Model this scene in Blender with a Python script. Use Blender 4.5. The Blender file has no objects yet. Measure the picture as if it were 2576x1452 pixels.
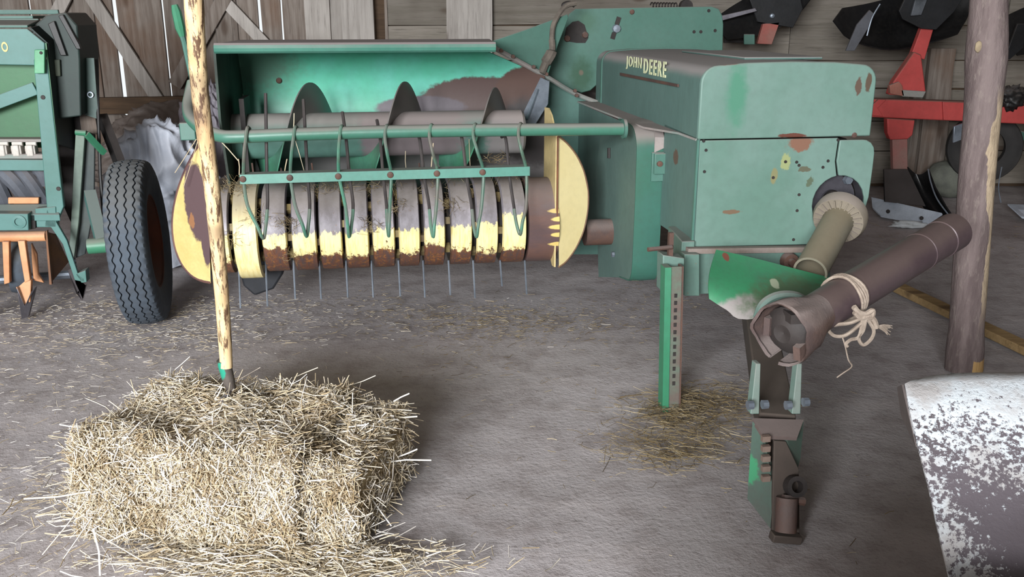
import bpy, bmesh, math, random
import numpy as np
from mathutils import Vector, Matrix, noise
random.seed(7)
rng = np.random.default_rng(7)
PI = math.pi
SC = bpy.context.scene
COL = SC.collection

# ------------------------------------------------------------------ camera
F, CX, CY, TH, CH = 2300.0, 1288.0, 726.0, math.radians(16.6), 1.35
cd = bpy.data.cameras.new('camera'); cam = bpy.data.objects.new('camera', cd); COL.objects.link(cam)
cam.location = (0, 0, CH); cam.rotation_euler = (PI / 2 - TH, 0, 0)
cd.sensor_width = 36; cd.lens = F / 2576 * 36; cd.clip_start = .05; cd.clip_end = 200
SC.camera = cam
# ------------------------------------------------------------------ light: overcast sky + the wide open front of the shed
w = bpy.data.worlds.new('sky'); SC.world = w; w.use_nodes = True
bg = w.node_tree.nodes['Background']; bg.inputs[0].default_value = (.93, .97, 1, 1); bg.inputs[1].default_value = .8
def area(name, loc, target, sx, sy, power, color=(1, 1, 1)):
    l = bpy.data.lights.new(name, 'AREA'); l.shape = 'RECTANGLE'; l.size = sx; l.size_y = sy; l.energy = power; l.color = color
    o = bpy.data.objects.new(name, l); COL.objects.link(o); o.location = loc
    o.rotation_euler = (Vector(target) - Vector(loc)).to_track_quat('-Z', 'Y').to_euler()
    return o
area('doorway_daylight', (-1.9, -4.6, 2.25), (-.1, 3.6, .6), 3.0, 1.7, 1060, (.96, .98, 1))
SC.view_settings.view_transform = 'Standard'; SC.view_settings.look = 'None'
SC.view_settings.exposure = .35; SC.view_settings.gamma = 1
SC.view_settings.use_curve_mapping = False

# ------------------------------------------------------------------ helpers
def ray(u, v):
    a, b = (u - CX) / F, -(v - CY) / F
    return Vector((a, math.cos(TH) + b * math.sin(TH), -math.sin(TH) + b * math.cos(TH)))
class Frame:
    """a ground frame turned by yaw; R() finds the real point behind a measured spot at a known depth, side or height"""
    def __init__(s, yaw): s.a = math.radians(yaw); s.c, s.s = math.cos(s.a), math.sin(s.a)
    def R(s, u, v, X=None, Y=None, Z=None):
        d = ray(u, v); dx = d.x * s.c + d.y * s.s; dy = -d.x * s.s + d.y * s.c
        t = X / dx if X is not None else Y / dy if Y is not None else (Z - CH) / d.z
        return Vector((dx * t, dy * t, CH + d.z * t))
    def world(s, p): return Vector((p[0] * s.c - p[1] * s.s, p[0] * s.s + p[1] * s.c, p[2]))
W = Frame(0)
ORG = {}
def tag(o, label=None, cat=None, group=None, kind=None):
    if label: o['label'] = label
    if cat: o['category'] = cat
    if group: o['group'] = group
    if kind: o['kind'] = kind
    return o
def thing(name, label, cat, org, fr=W, group=None, kind=None):
    o = bpy.data.objects.new(name, None); COL.objects.link(o); o.empty_display_size = .1
    o.location = fr.world(org); o.rotation_euler = (0, 0, fr.a)
    ORG[o.name] = Vector(org)
    return tag(o, label, cat, group, kind)
def link(name, me, parent=None):
    o = bpy.data.objects.new(name, me); COL.objects.link(o)
    if parent is not None:
        o.parent = parent; ORG[o.name] = ORG.get(parent.name, Vector((0, 0, 0)))
    return o
class MB:
    def __init__(s): s.v, s.f = [], []
    def add(s, vs, fs):
        n = len(s.v); s.v += [Vector(p) for p in vs]; s.f += [tuple(i + n for i in f) for f in fs]; return s
    def box(s, c, size, rot=None):
        hx, hy, hz = [q / 2 for q in size]; c = Vector(c)
        vs = [Vector((x, y, z)) for x in (-hx, hx) for y in (-hy, hy) for z in (-hz, hz)]
        if rot is not None: vs = [rot @ p for p in vs]
        return s.add([c + p for p in vs], [(0, 1, 3, 2), (4, 6, 7, 5), (0, 4, 5, 1), (2, 3, 7, 6), (0, 2, 6, 4), (1, 5, 7, 3)])
    def bar(s, a, b, wd, ht, up=(0, 0, 1)):
        a, b = Vector(a), Vector(b); d = (b - a); L = d.length; d.normalize(); up = Vector(up)
        x = d.cross(up)
        if x.length < 1e-4: x = d.cross(Vector((1, 0, 0)))
        x.normalize(); y = x.cross(d)
        vs = [p + x * i * wd / 2 + y * j * ht / 2 for p in (a, b) for i, j in ((-1, -1), (1, -1), (1, 1), (-1, 1))]
        return s.add(vs, [(3, 2, 1, 0), (4, 5, 6, 7), (0, 1, 5, 4), (1, 2, 6, 5), (2, 3, 7, 6), (3, 0, 4, 7)])
    def plate(s, pts, th):
        """solid slab: outline pts pushed by the vector th"""
        pts = [Vector(p) for p in pts]; n = len(pts); th = Vector(th)
        nr = Vector((0, 0, 0))
        for i in range(n): nr += (pts[i] - pts[0]).cross(pts[(i + 1) % n] - pts[0])
        if nr.dot(th) > 0: pts = pts[::-1]
        return s.add(pts + [p + th for p in pts], [tuple(range(n)), tuple(range(2 * n - 1, n - 1, -1))] +
                     [(i, i + n, (i + 1) % n + n, (i + 1) % n) for i in range(n)])
    def tube(s, path, r, n=10, cap=True):
        path = [Vector(p) for p in path]; m = len(path); rs = r if isinstance(r, (list, tuple)) else [r] * m
        vs, fs = [], []; prev = None
        for i, p in enumerate(path):
            t = (path[min(i + 1, m - 1)] - path[max(i - 1, 0)]).normalized()
            if prev is None:
                x = t.cross(Vector((0, 0, 1)))
                if x.length < .05: x = t.cross(Vector((0, 1, 0)))
            else: x = prev - t * prev.dot(t)
            x.normalize(); prev = x; y = t.cross(x)
            vs += [p + (x * math.cos(k * 2 * PI / n) + y * math.sin(k * 2 * PI / n)) * rs[i] for k in range(n)]
        for i in range(m - 1):
            for k in range(n):
                k2 = (k + 1) % n; fs.append((i * n + k, i * n + k2, (i + 1) * n + k2, (i + 1) * n + k))
        if cap: fs += [tuple(range(n - 1, -1, -1)), tuple(range((m - 1) * n, m * n))]
        return s.add(vs, fs)
    def lathe(s, prof, a, axis, n=32, ang=(0, 2 * PI), ref=None):
        """prof: (distance along axis, radius) pairs, turned about the axis from a"""
        a, d = Vector(a), Vector(axis).normalized()
        x = Vector(ref) if ref is not None else d.cross(Vector((0, 0, 1)))
        if x.length < .05: x = d.cross(Vector((0, 1, 0)))
        x = (x - d * x.dot(d)).normalized(); y = d.cross(x)
        full = abs(ang[1] - ang[0] - 2 * PI) < 1e-6; m = n if full else n + 1
        vs, fs = [], []
        for h, r in prof:
            for k in range(m):
                t = ang[0] + (ang[1] - ang[0]) * k / n
                vs.append(a + d * h + (x * math.cos(t) + y * math.sin(t)) * r)
        for i in range(len(prof) - 1):
            for k in range(n):
                k2 = (k + 1) % m; fs.append((i * m + k, i * m + k2, (i + 1) * m + k2, (i + 1) * m + k))
        return s.add(vs, fs)
    def sheet(s, rows, th):
        """curved sheet from a grid of points with a real thickness (along local normals)"""
        R_, C_ = len(rows), len(rows[0]); P = [[Vector(p) for p in r] for r in rows]
        N = []
        for i in range(R_):
            for j in range(C_):
                a = P[min(i + 1, R_ - 1)][j] - P[max(i - 1, 0)][j]; b = P[i][min(j + 1, C_ - 1)] - P[i][max(j - 1, 0)]
                q = a.cross(b); N.append(q.normalized() if q.length > 1e-9 else Vector((0, 0, 1)))
        fl = [p for r in P for p in r]; n = R_ * C_; vs = fl + [p - q * th for p, q in zip(fl, N)]; fs = []
        for i in range(R_ - 1):
            for j in range(C_ - 1):
                a, b, c, d = i * C_ + j, i * C_ + j + 1, (i + 1) * C_ + j + 1, (i + 1) * C_ + j
                fs += [(d, c, b, a), (a + n, b + n, c + n, d + n)]
        for i in range(R_ - 1):
            a, d = i * C_, (i + 1) * C_; fs.append((a, a + n, d + n, d))
            b, c = i * C_ + C_ - 1, (i + 1) * C_ + C_ - 1; fs.append((b, c, c + n, b + n))
        for j in range(C_ - 1):
            fs.append((j, j + 1, j + 1 + n, j + n)); a = (R_ - 1) * C_ + j; fs.append((a, a + n, a + 1 + n, a + 1))
        return s.add(vs, fs)
    def build(s, name, m, parent=None, smooth=35, bevel=0, label=None, kind=None, org=None):
        off = ORG[parent.name] if parent is not None else Vector(org or (0, 0, 0))
        me = bpy.data.meshes.new(name); me.from_pydata([tuple(p - off) for p in s.v], [], s.f); me.update()
        bm = bmesh.new(); bm.from_mesh(me); bmesh.ops.recalc_face_normals(bm, faces=bm.faces); bm.to_mesh(me); bm.free()
        me.materials.append(m)
        if smooth:
            me.shade_smooth(); me.set_sharp_from_angle(angle=math.radians(smooth))
        o = link(name, me, parent)
        if parent is None: o.location = off; ORG[o.name] = off
        if bevel:
            b = o.modifiers.new('bevel', 'BEVEL'); b.width = bevel; b.segments = 2; b.limit_method = 'ANGLE'; b.angle_limit = math.radians(40)
        if label: o['label'] = label
        if kind: o['kind'] = kind
        return o
def spline(pts, n=8):
    pts = [Vector(p) for p in pts]; out = []
    for i in range(len(pts) - 1):
        p0, p1, p2, p3 = pts[max(i - 1, 0)], pts[i], pts[i + 1], pts[min(i + 2, len(pts) - 1)]
        for k in range(n):
            t = k / n
            out.append(.5 * ((2 * p1) + (p2 - p0) * t + (2 * p0 - 5 * p1 + 4 * p2 - p3) * t * t + (3 * p1 - p0 - 3 * p2 + p3) * t ** 3))
    return out + [pts[-1]]
def hexc(h):
    r = []
    for i in (0, 1, 2):
        c = (h[i] if isinstance(h, tuple) else int(h[2 * i:2 * i + 2], 16)) / 255; r.append(c / 12.92 if c <= .04045 else ((c + .055) / 1.055) ** 2.4)
    return (*r, 1)

# ------------------------------------------------------------------ materials
class NT:
    def __init__(s, name):
        s.m = bpy.data.materials.new(name); s.m.use_nodes = True; s.t = s.m.node_tree; s.n = s.t.nodes
        s.b = s.n['Principled BSDF']
    def new(s, ty, **kw):
        x = s.n.new(ty)
        for k, v in kw.items(): setattr(x, k, v)
        return x
    def put(s, sock, val):
        if hasattr(val, 'is_output'): s.t.links.new(val, sock)
        elif val is not None: sock.default_value = val
    def math(s, op, a, b=0.0, c=None, clamp=False):
        x = s.new('ShaderNodeMath', operation=op); x.use_clamp = clamp
        s.put(x.inputs[0], a); s.put(x.inputs[1], b)
        if c is not None: s.put(x.inputs[2], c)
        return x.outputs[0]
    def vmath(s, op, a, b=None):
        x = s.new('ShaderNodeVectorMath', operation=op); s.put(x.inputs[0], a)
        if b is not None: s.put(x.inputs[1], b)
        return x.outputs['Value'] if op in ('LENGTH', 'DOT_PRODUCT') else x.outputs[0]
    def noise(s, vec, scale, detail=4, rough=.6, col=False):
        x = s.new('ShaderNodeTexNoise'); x.inputs['Scale'].default_value = scale; x.inputs['Detail'].default_value = detail
        x.inputs['Roughness'].default_value = rough; s.put(x.inputs['Vector'], vec)
        return x.outputs['Color' if col else 'Fac']
    def step(s, v, lo, hi):
        x = s.new('ShaderNodeMapRange', interpolation_type='SMOOTHSTEP'); s.put(x.inputs[0], v)
        x.inputs[1].default_value = lo; x.inputs[2].default_value = hi; x.inputs[3].default_value = 0; x.inputs[4].default_value = 1
        return x.outputs[0]
    def mix(s, f, a, b, blend='MIX'):
        x = s.new('ShaderNodeMix', data_type='RGBA', blend_type=blend); s.put(x.inputs[0], f); s.put(x.inputs[6], a); s.put(x.inputs[7], b)
        return x.outputs[2]
    def coord(s, rnd=False):
        o = s.new('ShaderNodeTexCoord').outputs['Object']
        if rnd:
            i = s.new('ShaderNodeObjectInfo').outputs['Random']
            k = s.math('MULTIPLY', i, 37.0); c = s.new('ShaderNodeCombineXYZ')
            for q in range(3): s.put(c.inputs[q], k)
            o = s.vmath('ADD', o, c.outputs[0])
        return o
    def scaled(s, v, sc): return s.vmath('MULTIPLY', v, tuple(sc))
    def bump(s, h, strength=.3, dist=.01):
        x = s.new('ShaderNodeBump'); x.inputs['Strength'].default_value = strength; x.inputs['Distance'].default_value = dist
        s.put(x.inputs['Height'], h); s.put(s.b.inputs['Normal'], x.outputs[0])
    def end(s, col, rough=.6, metal=0, spec=.5):
        s.put(s.b.inputs['Base Color'], col); s.put(s.b.inputs['Roughness'], rough); s.put(s.b.inputs['Metallic'], metal)
        s.b.inputs['Specular IOR Level'].default_value = spec
        return s.m
def paint(name, c1, c2, scale=3, rough=.5, metal=0, dust=0, dustc='8c827e', chips=0, chipc='5a4238', spots=(), org=None, bump=.08, spec=.4, fine=.12, stretch=(1, 1, 1), coat=0):
    """faded paint: two tones in soft blotches, settled dust on upward faces, chipped specks, stains of their own shape"""
    t = NT(name); co = t.coord(); sco = t.scaled(co, stretch)
    n1 = t.noise(sco, scale, 5); c = t.mix(t.step(n1, .35, .68), hexc(c1), hexc(c2))
    n2 = t.noise(sco, scale * 14, 3)
    c = t.mix(t.math('MULTIPLY', t.step(n2, .35, .75), fine), c, hexc('3a3632'))
    if spots:
        w_ = t.vmath('SUBTRACT', t.noise(co, 40, 4, col=True), (.5, .5, .5))
        for sp in spots:
            p, r, colr = sp[:3]; amp = sp[3] if len(sp) > 3 else .35; soft = sp[4] if len(sp) > 4 else .15
            pl = Vector(p) - (org or Vector((0, 0, 0)))
            q = t.vmath('DIVIDE', t.vmath('SUBTRACT', co, tuple(pl)), tuple(r))
            q = t.vmath('ADD', q, t.vmath('MULTIPLY', w_, (amp * 2,) * 3))
            fct = t.math('SUBTRACT', 1.0, t.step(t.vmath('LENGTH', q), 1 - soft, 1 + soft))
            c = t.mix(fct, c, hexc(colr))
    if chips:
        n3 = t.noise(co, 38, 6, .7); c = t.mix(t.step(n3, .72 - chips, .76 - chips), c, hexc(chipc))
    r_ = rough
    if dust:
        g = t.new('ShaderNodeNewGeometry'); sp = t.new('ShaderNodeSeparateXYZ'); t.put(sp.inputs[0], g.outputs['Normal'])
        d = t.math('MULTIPLY', t.step(t.math('ADD', sp.outputs[2], t.math('MULTIPLY', t.math('SUBTRACT', n1, .5), .5)), .15, .75), dust)
        c = t.mix(d, c, hexc(dustc)); r_ = t.math('MAXIMUM', t.math('MULTIPLY', d, .95), rough)
    if bump: t.bump(n2, bump, .004)
    return t.end(c, r_, metal, spec)
def wood(name, c1, c2, c3, axis=2, rough=.85, scale=1, bump=.5, knots=True):
    t = NT(name); co = t.coord(True)
    st = [14, 14, 14]; st[axis] = .9
    g = t.noise(t.scaled(co, [q * scale for q in st]), 2.2, 6, .65)
    st2 = [60, 60, 60]; st2[axis] = 2.5
    g2 = t.noise(t.scaled(co, [q * scale for q in st2]), 1.5, 4, .7)
    big = t.noise(co, 1.7, 3)
    c = t.mix(t.step(g, .32, .66), hexc(c1), hexc(c2)); c = t.mix(t.math('MULTIPLY', t.step(big, .45, .7), .6), c, hexc(c3))
    c = t.mix(t.math('MULTIPLY', t.step(g2, .55, .75), .55), c, hexc('2e2824'))
    if knots:
        vo = t.new('ShaderNodeTexVoronoi'); s3 = [5, 5, 5]; s3[axis] = 2.2; t.put(vo.inputs['Vector'], t.scaled(co, s3)); vo.inputs['Scale'].default_value = 1
        c = t.mix(t.math('MULTIPLY', t.math('SUBTRACT', 1, t.step(vo.outputs['Distance'], .08, .2)), .6), c, hexc('4a382c'))
    i = t.new('ShaderNodeObjectInfo').outputs['Random']
    hs = t.new('ShaderNodeHueSaturation'); t.put(hs.inputs['Value'], t.math('MULTIPLY_ADD', i, .4, .78)); t.put(hs.inputs['Color'], c)
    t.bump(t.math('ADD', g, t.math('MULTIPLY', g2, .6)), bump, .01)
    return t.end(hs.outputs[0], rough, 0, .2)
def plain(name, c, rough=.6, metal=0, spec=.4): 
    return paint(name, c, c, 5, rough, metal, bump=.05, fine=.25, spec=spec)

GR = plain_green = paint('green_paint', (76, 114, 103), (68, 106, 94), 2.5, .5, dust=.75, chips=.02, fine=.12)
GRD = paint('green_paint_clean', '347858', '427e62', 2.5, .45, dust=.6, chips=.02)
YEL = paint('yellow_paint', 'e3c877', 'd8bb66', 4, .5, chips=.02, chipc='5d3a26', dust=.3, dustc='8a7a60')
RUST = paint('rust', '5d4338', '4a3a36', 9, .75, bump=.3, dust=.4)
STEEL = paint('worn_steel', '85828a', '6a676c', 6, .4, .6, dust=.4)
GALV = paint('galvanised_steel', '8f98a3', '727a84', 8, .38, .5)
DARK = paint('dark_grease_hole_shade', '24201f', '322c2a', 6, .7, bump=.2)  # grease; on hole and slot pieces it is shade put into the colour
BLACK = paint('black_paint', '141414', '1d1c1c', 4, .5, dust=.25)
RUBBER = paint('tyre_rubber', (78, 88, 99), (67, 75, 84), 3, .8, fine=.3, dust=.45, dustc='7a7872', bump=.2)
RED = paint('red_paint', 'bb4a47', 'a8403d', 3, .55, dust=.8, dustc='6b5a50', chips=.02)
ORANGE = paint('orange_paint', (214, 158, 114), (192, 132, 88), 4, .55, chips=.05, dust=.4)
WOODG = wood('weathered_board', '6d625a', '8b827a', '6b5241')
WOODH = wood('pale_plank', (122, 116, 106), (138, 131, 122), (108, 100, 91), axis=0)
WOODV = wood('pale_board', '98928c', 'aea8a2', '8c857e')
WOODD = wood('dark_rail', '4a3c30', '5c4a3a', '40342a', axis=0)

# ================================================================== SETTING
def floor_mat():
    t = NT('packed_earth'); co = t.coord()
    n1 = t.noise(co, .9, 5); n2 = t.noise(co, 7, 6, .65); n3 = t.noise(co, 60, 4, .7); n4 = t.noise(t.scaled(co, (1, 3, 1)), 2.2, 4)
    c = t.mix(t.step(n1, .35, .65), hexc('a39d9d'), hexc('b4aeaf'))
    c = t.mix(t.math('MULTIPLY', t.step(n2, .42, .7), .5), c, hexc('7c716e'))
    c = t.mix(t.math('MULTIPLY', t.step(n4, .5, .7), .35), c, hexc('bcb4b3'))
    c = t.mix(t.math('MULTIPLY', t.step(n3, .55, .75), .45), c, hexc('6a605c'))
    c = t.mix(t.math('MULTIPLY', t.step(t.noise(co, 95, 2), .68, .74), .5), c, hexc('9a8f82'))
    t.bump(t.math('ADD', t.math('MULTIPLY', n2, 1.5), n3), .35, .01)
    return t.end(c, .95, 0, .15)
m = MB(); nx, ny = 90, 110
vs = []
for j in range(ny + 1):
    for i in range(nx + 1):
        x, y = -7 + 14 * i / nx, -4 + 11.7 * j / ny
        vs.append((x, y, .012 * (noise.noise(Vector((x * 1.3, y * 1.3, 3))) ) + .006 * noise.noise(Vector((x * 4, y * 4, 9))) - .010))
m.add(vs, [(j * (nx + 1) + i, j * (nx + 1) + i + 1, (j + 1) * (nx + 1) + i + 1, (j + 1) * (nx + 1) + i) for j in range(ny) for i in range(nx)])
fl = m.build('floor', floor_mat(), smooth=180); tag(fl, 'packed earth floor of the shed with straw bits', kind='structure')

WY = 7.5
wall = thing('wall_back', None, None, (0, WY, 0), kind='structure'); del_ = None
def X_at(u, v=100, Y=WY): return W.R(u, v, Y=Y).x
def wav_board(name, x0, x1, z0, z1, y, th, mt, parent, wav=.006, seed=0, vert=True):
    """a sawn board with slightly wandering edges"""
    n = 8; a, b = [], []
    for k in range(n + 1):
        q = k / n
        if vert:
            z = z0 + (z1 - z0) * q
            a.append(Vector((x0 + wav * noise.noise(Vector((seed, z * 1.5, 0))), y, z))); b.append(Vector((x1 + wav * noise.noise(Vector((seed + 9, z * 1.5, 0))), y, z)))
        else:
            x = x0 + (x1 - x0) * q
            a.append(Vector((x, y, z0 + wav * noise.noise(Vector((seed, x * 1.2, 0)))))); b.append(Vector((x, y, z1 + wav * noise.noise(Vector((seed + 9, x * 1.2, 0))))))
    return MB().plate(a + b[::-1], (0, th, 0)).build(name, mt, parent, smooth=0)
# big board door at the left: gaps let the sky through
gaps = [(-90, .008), (18, .006), (92, .012), (148, .0), (203, .011), (250, 0), (300, .030), (352, 0), (421, .013), (480, 0), (549, .014), (605, 0), (660, .022), (712, 0)]
xs = -6.8; edges = []
x = X_at(-90, 150); 
while x > -6.6: x -= .3; edges.insert(0, (x, .008))
edges += [(X_at(u, 150), g) for u, g in gaps]
for i in range(len(edges) - 1):
    x0 = edges[i][0] + edges[i][1] / 2; x1 = edges[i + 1][0] - edges[i + 1][1] / 2
    wav_board('board', x0 + (.001 if edges[i][1] == 0 else 0), x1 - .001, -.04, 3.4, WY + .012 * (i % 3), .025, WOODG, wall, wav=.004 if edges[i][1] < .02 else .008, seed=i * 3.1)
# pale posts and boards next to the door
def vboard(u0, u1, y, th, mt=WOODV, wav=.006, seed=1, name='board'):
    return wav_board(name, X_at(u0, 50, y), X_at(u1, 50, y), .02, 3.4, y, th, mt, wall, wav, seed)
vboard(712, 768, WY + .005, .03, WOODG, seed=41); vboard(767, 830, WY - .05, .05, seed=42); vboard(829, 862, WY - .02, .05, seed=43)
vboard(860, 940, WY - .09, .06, seed=44, name='post'); vboard(938, 970, WY + .03, .03, WOODD, seed=45); vboard(968, 975, WY - .01, .03, WOODG, seed=46)
vboard(1124, 1238, WY - .08, .06, WOODV, .035, 47, name='post')
# horizontal planking of the right half
z = .02; k = 0; X0, X1 = X_at(972, 50), 6.8
hs = [.27, .24, .26, .22, .27, .20, .25, .24, .22, .26, .25, .24, .23, .25]
for h in hs:
    if z + h > 3.45: h = 3.45 - z
    xm = 1.4 + ((k * 1.7) % 3)
    wav_board('plank', X0, xm - .003, z + .003, z + h - .003, WY + .004 * (k % 3), .035, WOODH, wall, .012, k * 2.3, False)
    wav_board('plank', xm + .003, X1, z + .003, z + h - .003, WY + .005 * ((k + 1) % 3), .035, WOODH, wall, .012, k * 2.3 + 50, False)
    z += h; k += 1
    if z > 3.4: break
MB().box(((X0 + X1) / 2, WY + .07, 1.62), (X1 - X0, .03, 3.6)).build('backing_board', WOODD, wall, smooth=0)
# weathered stakes in front of the planks behind the plough
for (u0, u1, v, dy, sd) in ((2312, 2345, 130, .1, 1), (2345, 2410, 122, .16, 2)):
    p = W.R(u0, v, Y=WY - dy); q = W.R(u1, v, Y=WY - dy)
    wav_board('stake', p.x, q.x, 0, p.z, WY - dy, .07, WOODG, wall, .02, sd)
# door bracing
def brace(pa, pb, wd, y=WY - .03, th=.028, mt=WOODV, name='brace'):
    a, b = W.R(*pa, Y=y), W.R(*pb, Y=y)
    MB().bar(a, b, th, wd, up=(b - a).cross(Vector((0, 1, 0)))).build(name, mt, wall, smooth=0, bevel=.003)
brace((195, -60), (420, 285), .10); brace((175, -30), (100, 120), .10, WY - .035); brace((590, -50), (440, 215), .11, WY - .035, mt=WOODG); brace((530, -35), (700, 145), .09)
a = W.R(160, 268, Y=WY - .06); b = W.R(700, 258, Y=WY - .06)
MB().bar(a, b, .07, .13).build('door_rail', WOODD, wall, smooth=0, bevel=.004)
a = W.R(160, 268, Y=WY - .06)
MB().bar((-4.6, WY - .06, 2.2), (-1.7, WY - .06, 2.2), .06, .13).build('door_rail', WOODD, wall, smooth=0)
# shell out of the frame
for nm, pts, th in (('ceiling', [(-7, -1.4, 3.4), (7, -1.4, 3.4), (7, 7.6, 3.4), (-7, 7.6, 3.4)], (0, 0, .08)),
                    ('wall_left', [(-7, -1.4, 0), (-7, 7.6, 0), (-7, 7.6, 3.4), (-7, -1.4, 3.4)], (-.08, 0, 0)),
                    ('wall_right', [(4.6, -1.4, 0), (4.6, 7.6, 0), (4.6, 7.6, 3.4), (4.6, -1.4, 3.4)], (.08, 0, 0)),
                    ('wall_front', [(.7, -1.4, 0), (4.6, -1.4, 0), (4.6, -1.4, 3.4), (.7, -1.4, 3.4)], (0, -.08, 0))):
    tag(MB().plate(pts, th).build(nm, WOODG, smooth=0), 'weathered board ' + nm.replace('_', ' ') + ' of the shed', kind='structure')

# ================================================================== HAY BALER
B = Frame(8.5); BO = Vector((1.3, 3.9, 0))
bal = thing('hay_baler', 'faded green square hay baler with yellow pickup drum, standing across the shed', 'baler', BO, B)
Rb = B.R
def bp(name, mb, m, par=bal, **k): return mb.build(name, m, par, **k)
# --- hood
HF, HB = 3.2, 4.78
PANEL = paint('front_panel_paint', (108, 134, 125), (94, 124, 112), 2.2, .5, dust=.3, chips=.012, fine=.1, org=BO, spots=[
    (Rb(1850, 240, Y=HF), (.035, .3, .11), '4c7d68', .5, .5), (Rb(2180, 205, Y=HF), (.012, .2, .035), '55483c', .6),
    (Rb(2010, 360, Y=HF), (.05, .2, .03), '7a5a4a', .6), (Rb(1975, 405, Y=HF), (.02, .2, .035), '8c9468', .7), (Rb(1945, 440, Y=HF), (.014, .2, .03), '7c7a58', .6),
    (Rb(1990, 340, Y=HF), (.055, .2, .009), '5f3a30', .5), (Rb(1840, 532, Y=HF), (.035, .2, .008), '6d5a48', .7), (Rb(2020, 425, Y=HF), (.022, .2, .012), '5a5a4a', 1.2), (Rb(2035, 455, Y=HF), (.016, .2, .02), '55604e', 1.3), (Rb(2156, 215, Y=HF), (.012, .2, .03), '5a4a40', .9), (Rb(1820, 160, Y=HF), (.06, .2, .006), '5f5248', .9)])
HOODM = paint('hood_paint', '58736d', '506b65', 3, .6, dust=1.0, dustc=(142, 138, 136), chips=.01, spots=[(Rb(1700, 395, X=1.16), (.2, .03, .03), '5a4a40', .5)], org=BO, stretch=(1, 1, .4))
def rr(x0, x1, z0, z1, r, y, n=6, crown=.012):
    pts = [(x0, z0)]
    pts += [(x0 + r - r * math.cos(a * PI / 2 / n), z1 - r + r * math.sin(a * PI / 2 / n)) for a in range(n + 1)]
    pts += [(x0 + (x1 - x0) * q, z1 + crown * math.sin(q * PI)) for q in (.25, .5, .75)]
    pts += [(x1 - r + r * math.sin(a * PI / 2 / n), z1 - r + r * math.cos(a * PI / 2 / n)) for a in range(n + 1)]
    pts += [(x1, z0)]
    return [Vector((a, y, b)) for a, b in pts]
XL, XR, ZH, ZM = 1.16, 1.82, 1.178, .918
hood = bp('hood', MB().sheet([rr(XL, XR, ZM, ZH, .06, y) for y in (HF + .012, HF + .4, HF + 1.12, HB)][::-1], .006), HOODM, smooth=40)
bp('hood_seam', MB().sheet([rr(XL - .004, XR + .004, ZM, ZH + .004, .06, y) for y in (HB - .10, HB - .125)], .004), GR, par=hood)
bp('hood_lid', MB().plate([Vector((1.42, 3.45, ZH + .010)), Vector((1.74, 3.45, ZH + .010)), Vector((1.74, 4.2, ZH + .010)), Vector((1.42, 4.2, ZH + .010))], (0, 0, .010)), HOODM, par=hood, bevel=.004)
tr = [Rb(u, v, X=XL - .003) for u, v in ((1562, 183), (1708, 212), (1708, 219), (1562, 190))]
bp('trim_strip', MB().plate(tr, (-.006, 0, 0)), RUST, par=hood, label='brown trim strip under the lettering')
# lettering on the hood
def word(txt, pa, pb_, htt):
    """raised cream letters on the hood side; the text runs towards the front of the machine"""
    fc = bpy.data.curves.new('lettering', 'FONT'); fc.body = txt; fc.extrude = .0012; fc.offset = .0012; fc.size = .078; fc.space_character = 1.3
    fo = bpy.data.objects.new('lettering_tmp', fc); COL.objects.link(fo); bpy.context.view_layer.update()
    me = bpy.data.meshes.new_from_object(fo.evaluated_get(bpy.context.evaluated_depsgraph_get())); bpy.data.objects.remove(fo)
    p0, p1 = Rb(*pa, X=XL - .003), Rb(*pb_, X=XL - .003)
    xs_ = [v.co.x for v in me.vertices]; ys_ = [v.co.y for v in me.vertices]
    sx = (p0.y - p1.y) / (max(xs_) - min(xs_)); sy = htt / (max(ys_) - min(ys_))
    for v in me.vertices:
        q = Vector(v.co); t_ = (q.x - min(xs_)) * sx
        v.co = Vector((XL - .0035 - q.z, p0.y - t_, p0.z + (p1.z - p0.z) * t_ / max(1e-6, p0.y - p1.y) + (q.y - min(ys_)) * sy)) - BO
    me.materials.append(CREAM); link('lettering', me, hood)['label'] = 'cream lettering reading ' + txt
CREAM = paint('cream_lettering', 'd9dcb4', 'c3c9a0', 20, .6)
word('JOHN', (1575, 174), (1613, 181), .060); word('DEERE', (1619, 184), (1675, 196), .062)
# --- front panels
bp('front_panel', MB().plate(rr(XL - .004, XR + .004, ZM + .004, ZH + .004, .062, HF), (0, -.014, 0)), PANEL, bevel=.005)
cx_, cz_, cr = Rb(2107, 510, Y=HF).x, Rb(2107, 510, Y=HF).z, .105
low = [(1.165, .917), (1.165, .52), (1.655, .512)]
a0 = math.atan2(.55 - cz_, 1.60 - cx_)
angs = [math.radians(q) for q in (246, 230, 215, 200, 185, 170, 155, 140, 125, 112)]
low += [(cx_ + cr * math.cos(q), cz_ + cr * math.sin(q)) for q in angs]
xt = Rb(2112, 350, Y=HF).x; low += [(cx_ + cr * math.cos(math.radians(100)), cz_ + cr * .985), (xt - .012, .83), (xt - .008, .917)]
bp('lower_front_panel', MB().plate([Vector((q[0], HF + .004, q[1])) for q in low], (0, -.012, 0)), PANEL, bevel=.003)
tab = [(xt, .908), (xt - .004, .83)] + [(cx_ + cr * math.cos(math.radians(q)), cz_ + cr * math.sin(math.radians(q))) for q in (95, 80, 62, 45, 28, 10, -5)] + \
      [(1.835, .62), (1.85, .69), (1.853, .80)] + [(1.803 + .05 * math.cos(math.radians(q)), .858 + .05 * math.sin(math.radians(q))) for q in (0, 25, 50, 75, 90)]
bp('side_tab_panel', MB().plate([Vector((q[0], HF + .006, q[1])) for q in tab], (0, -.012, 0)), PANEL, bevel=.003)
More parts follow.
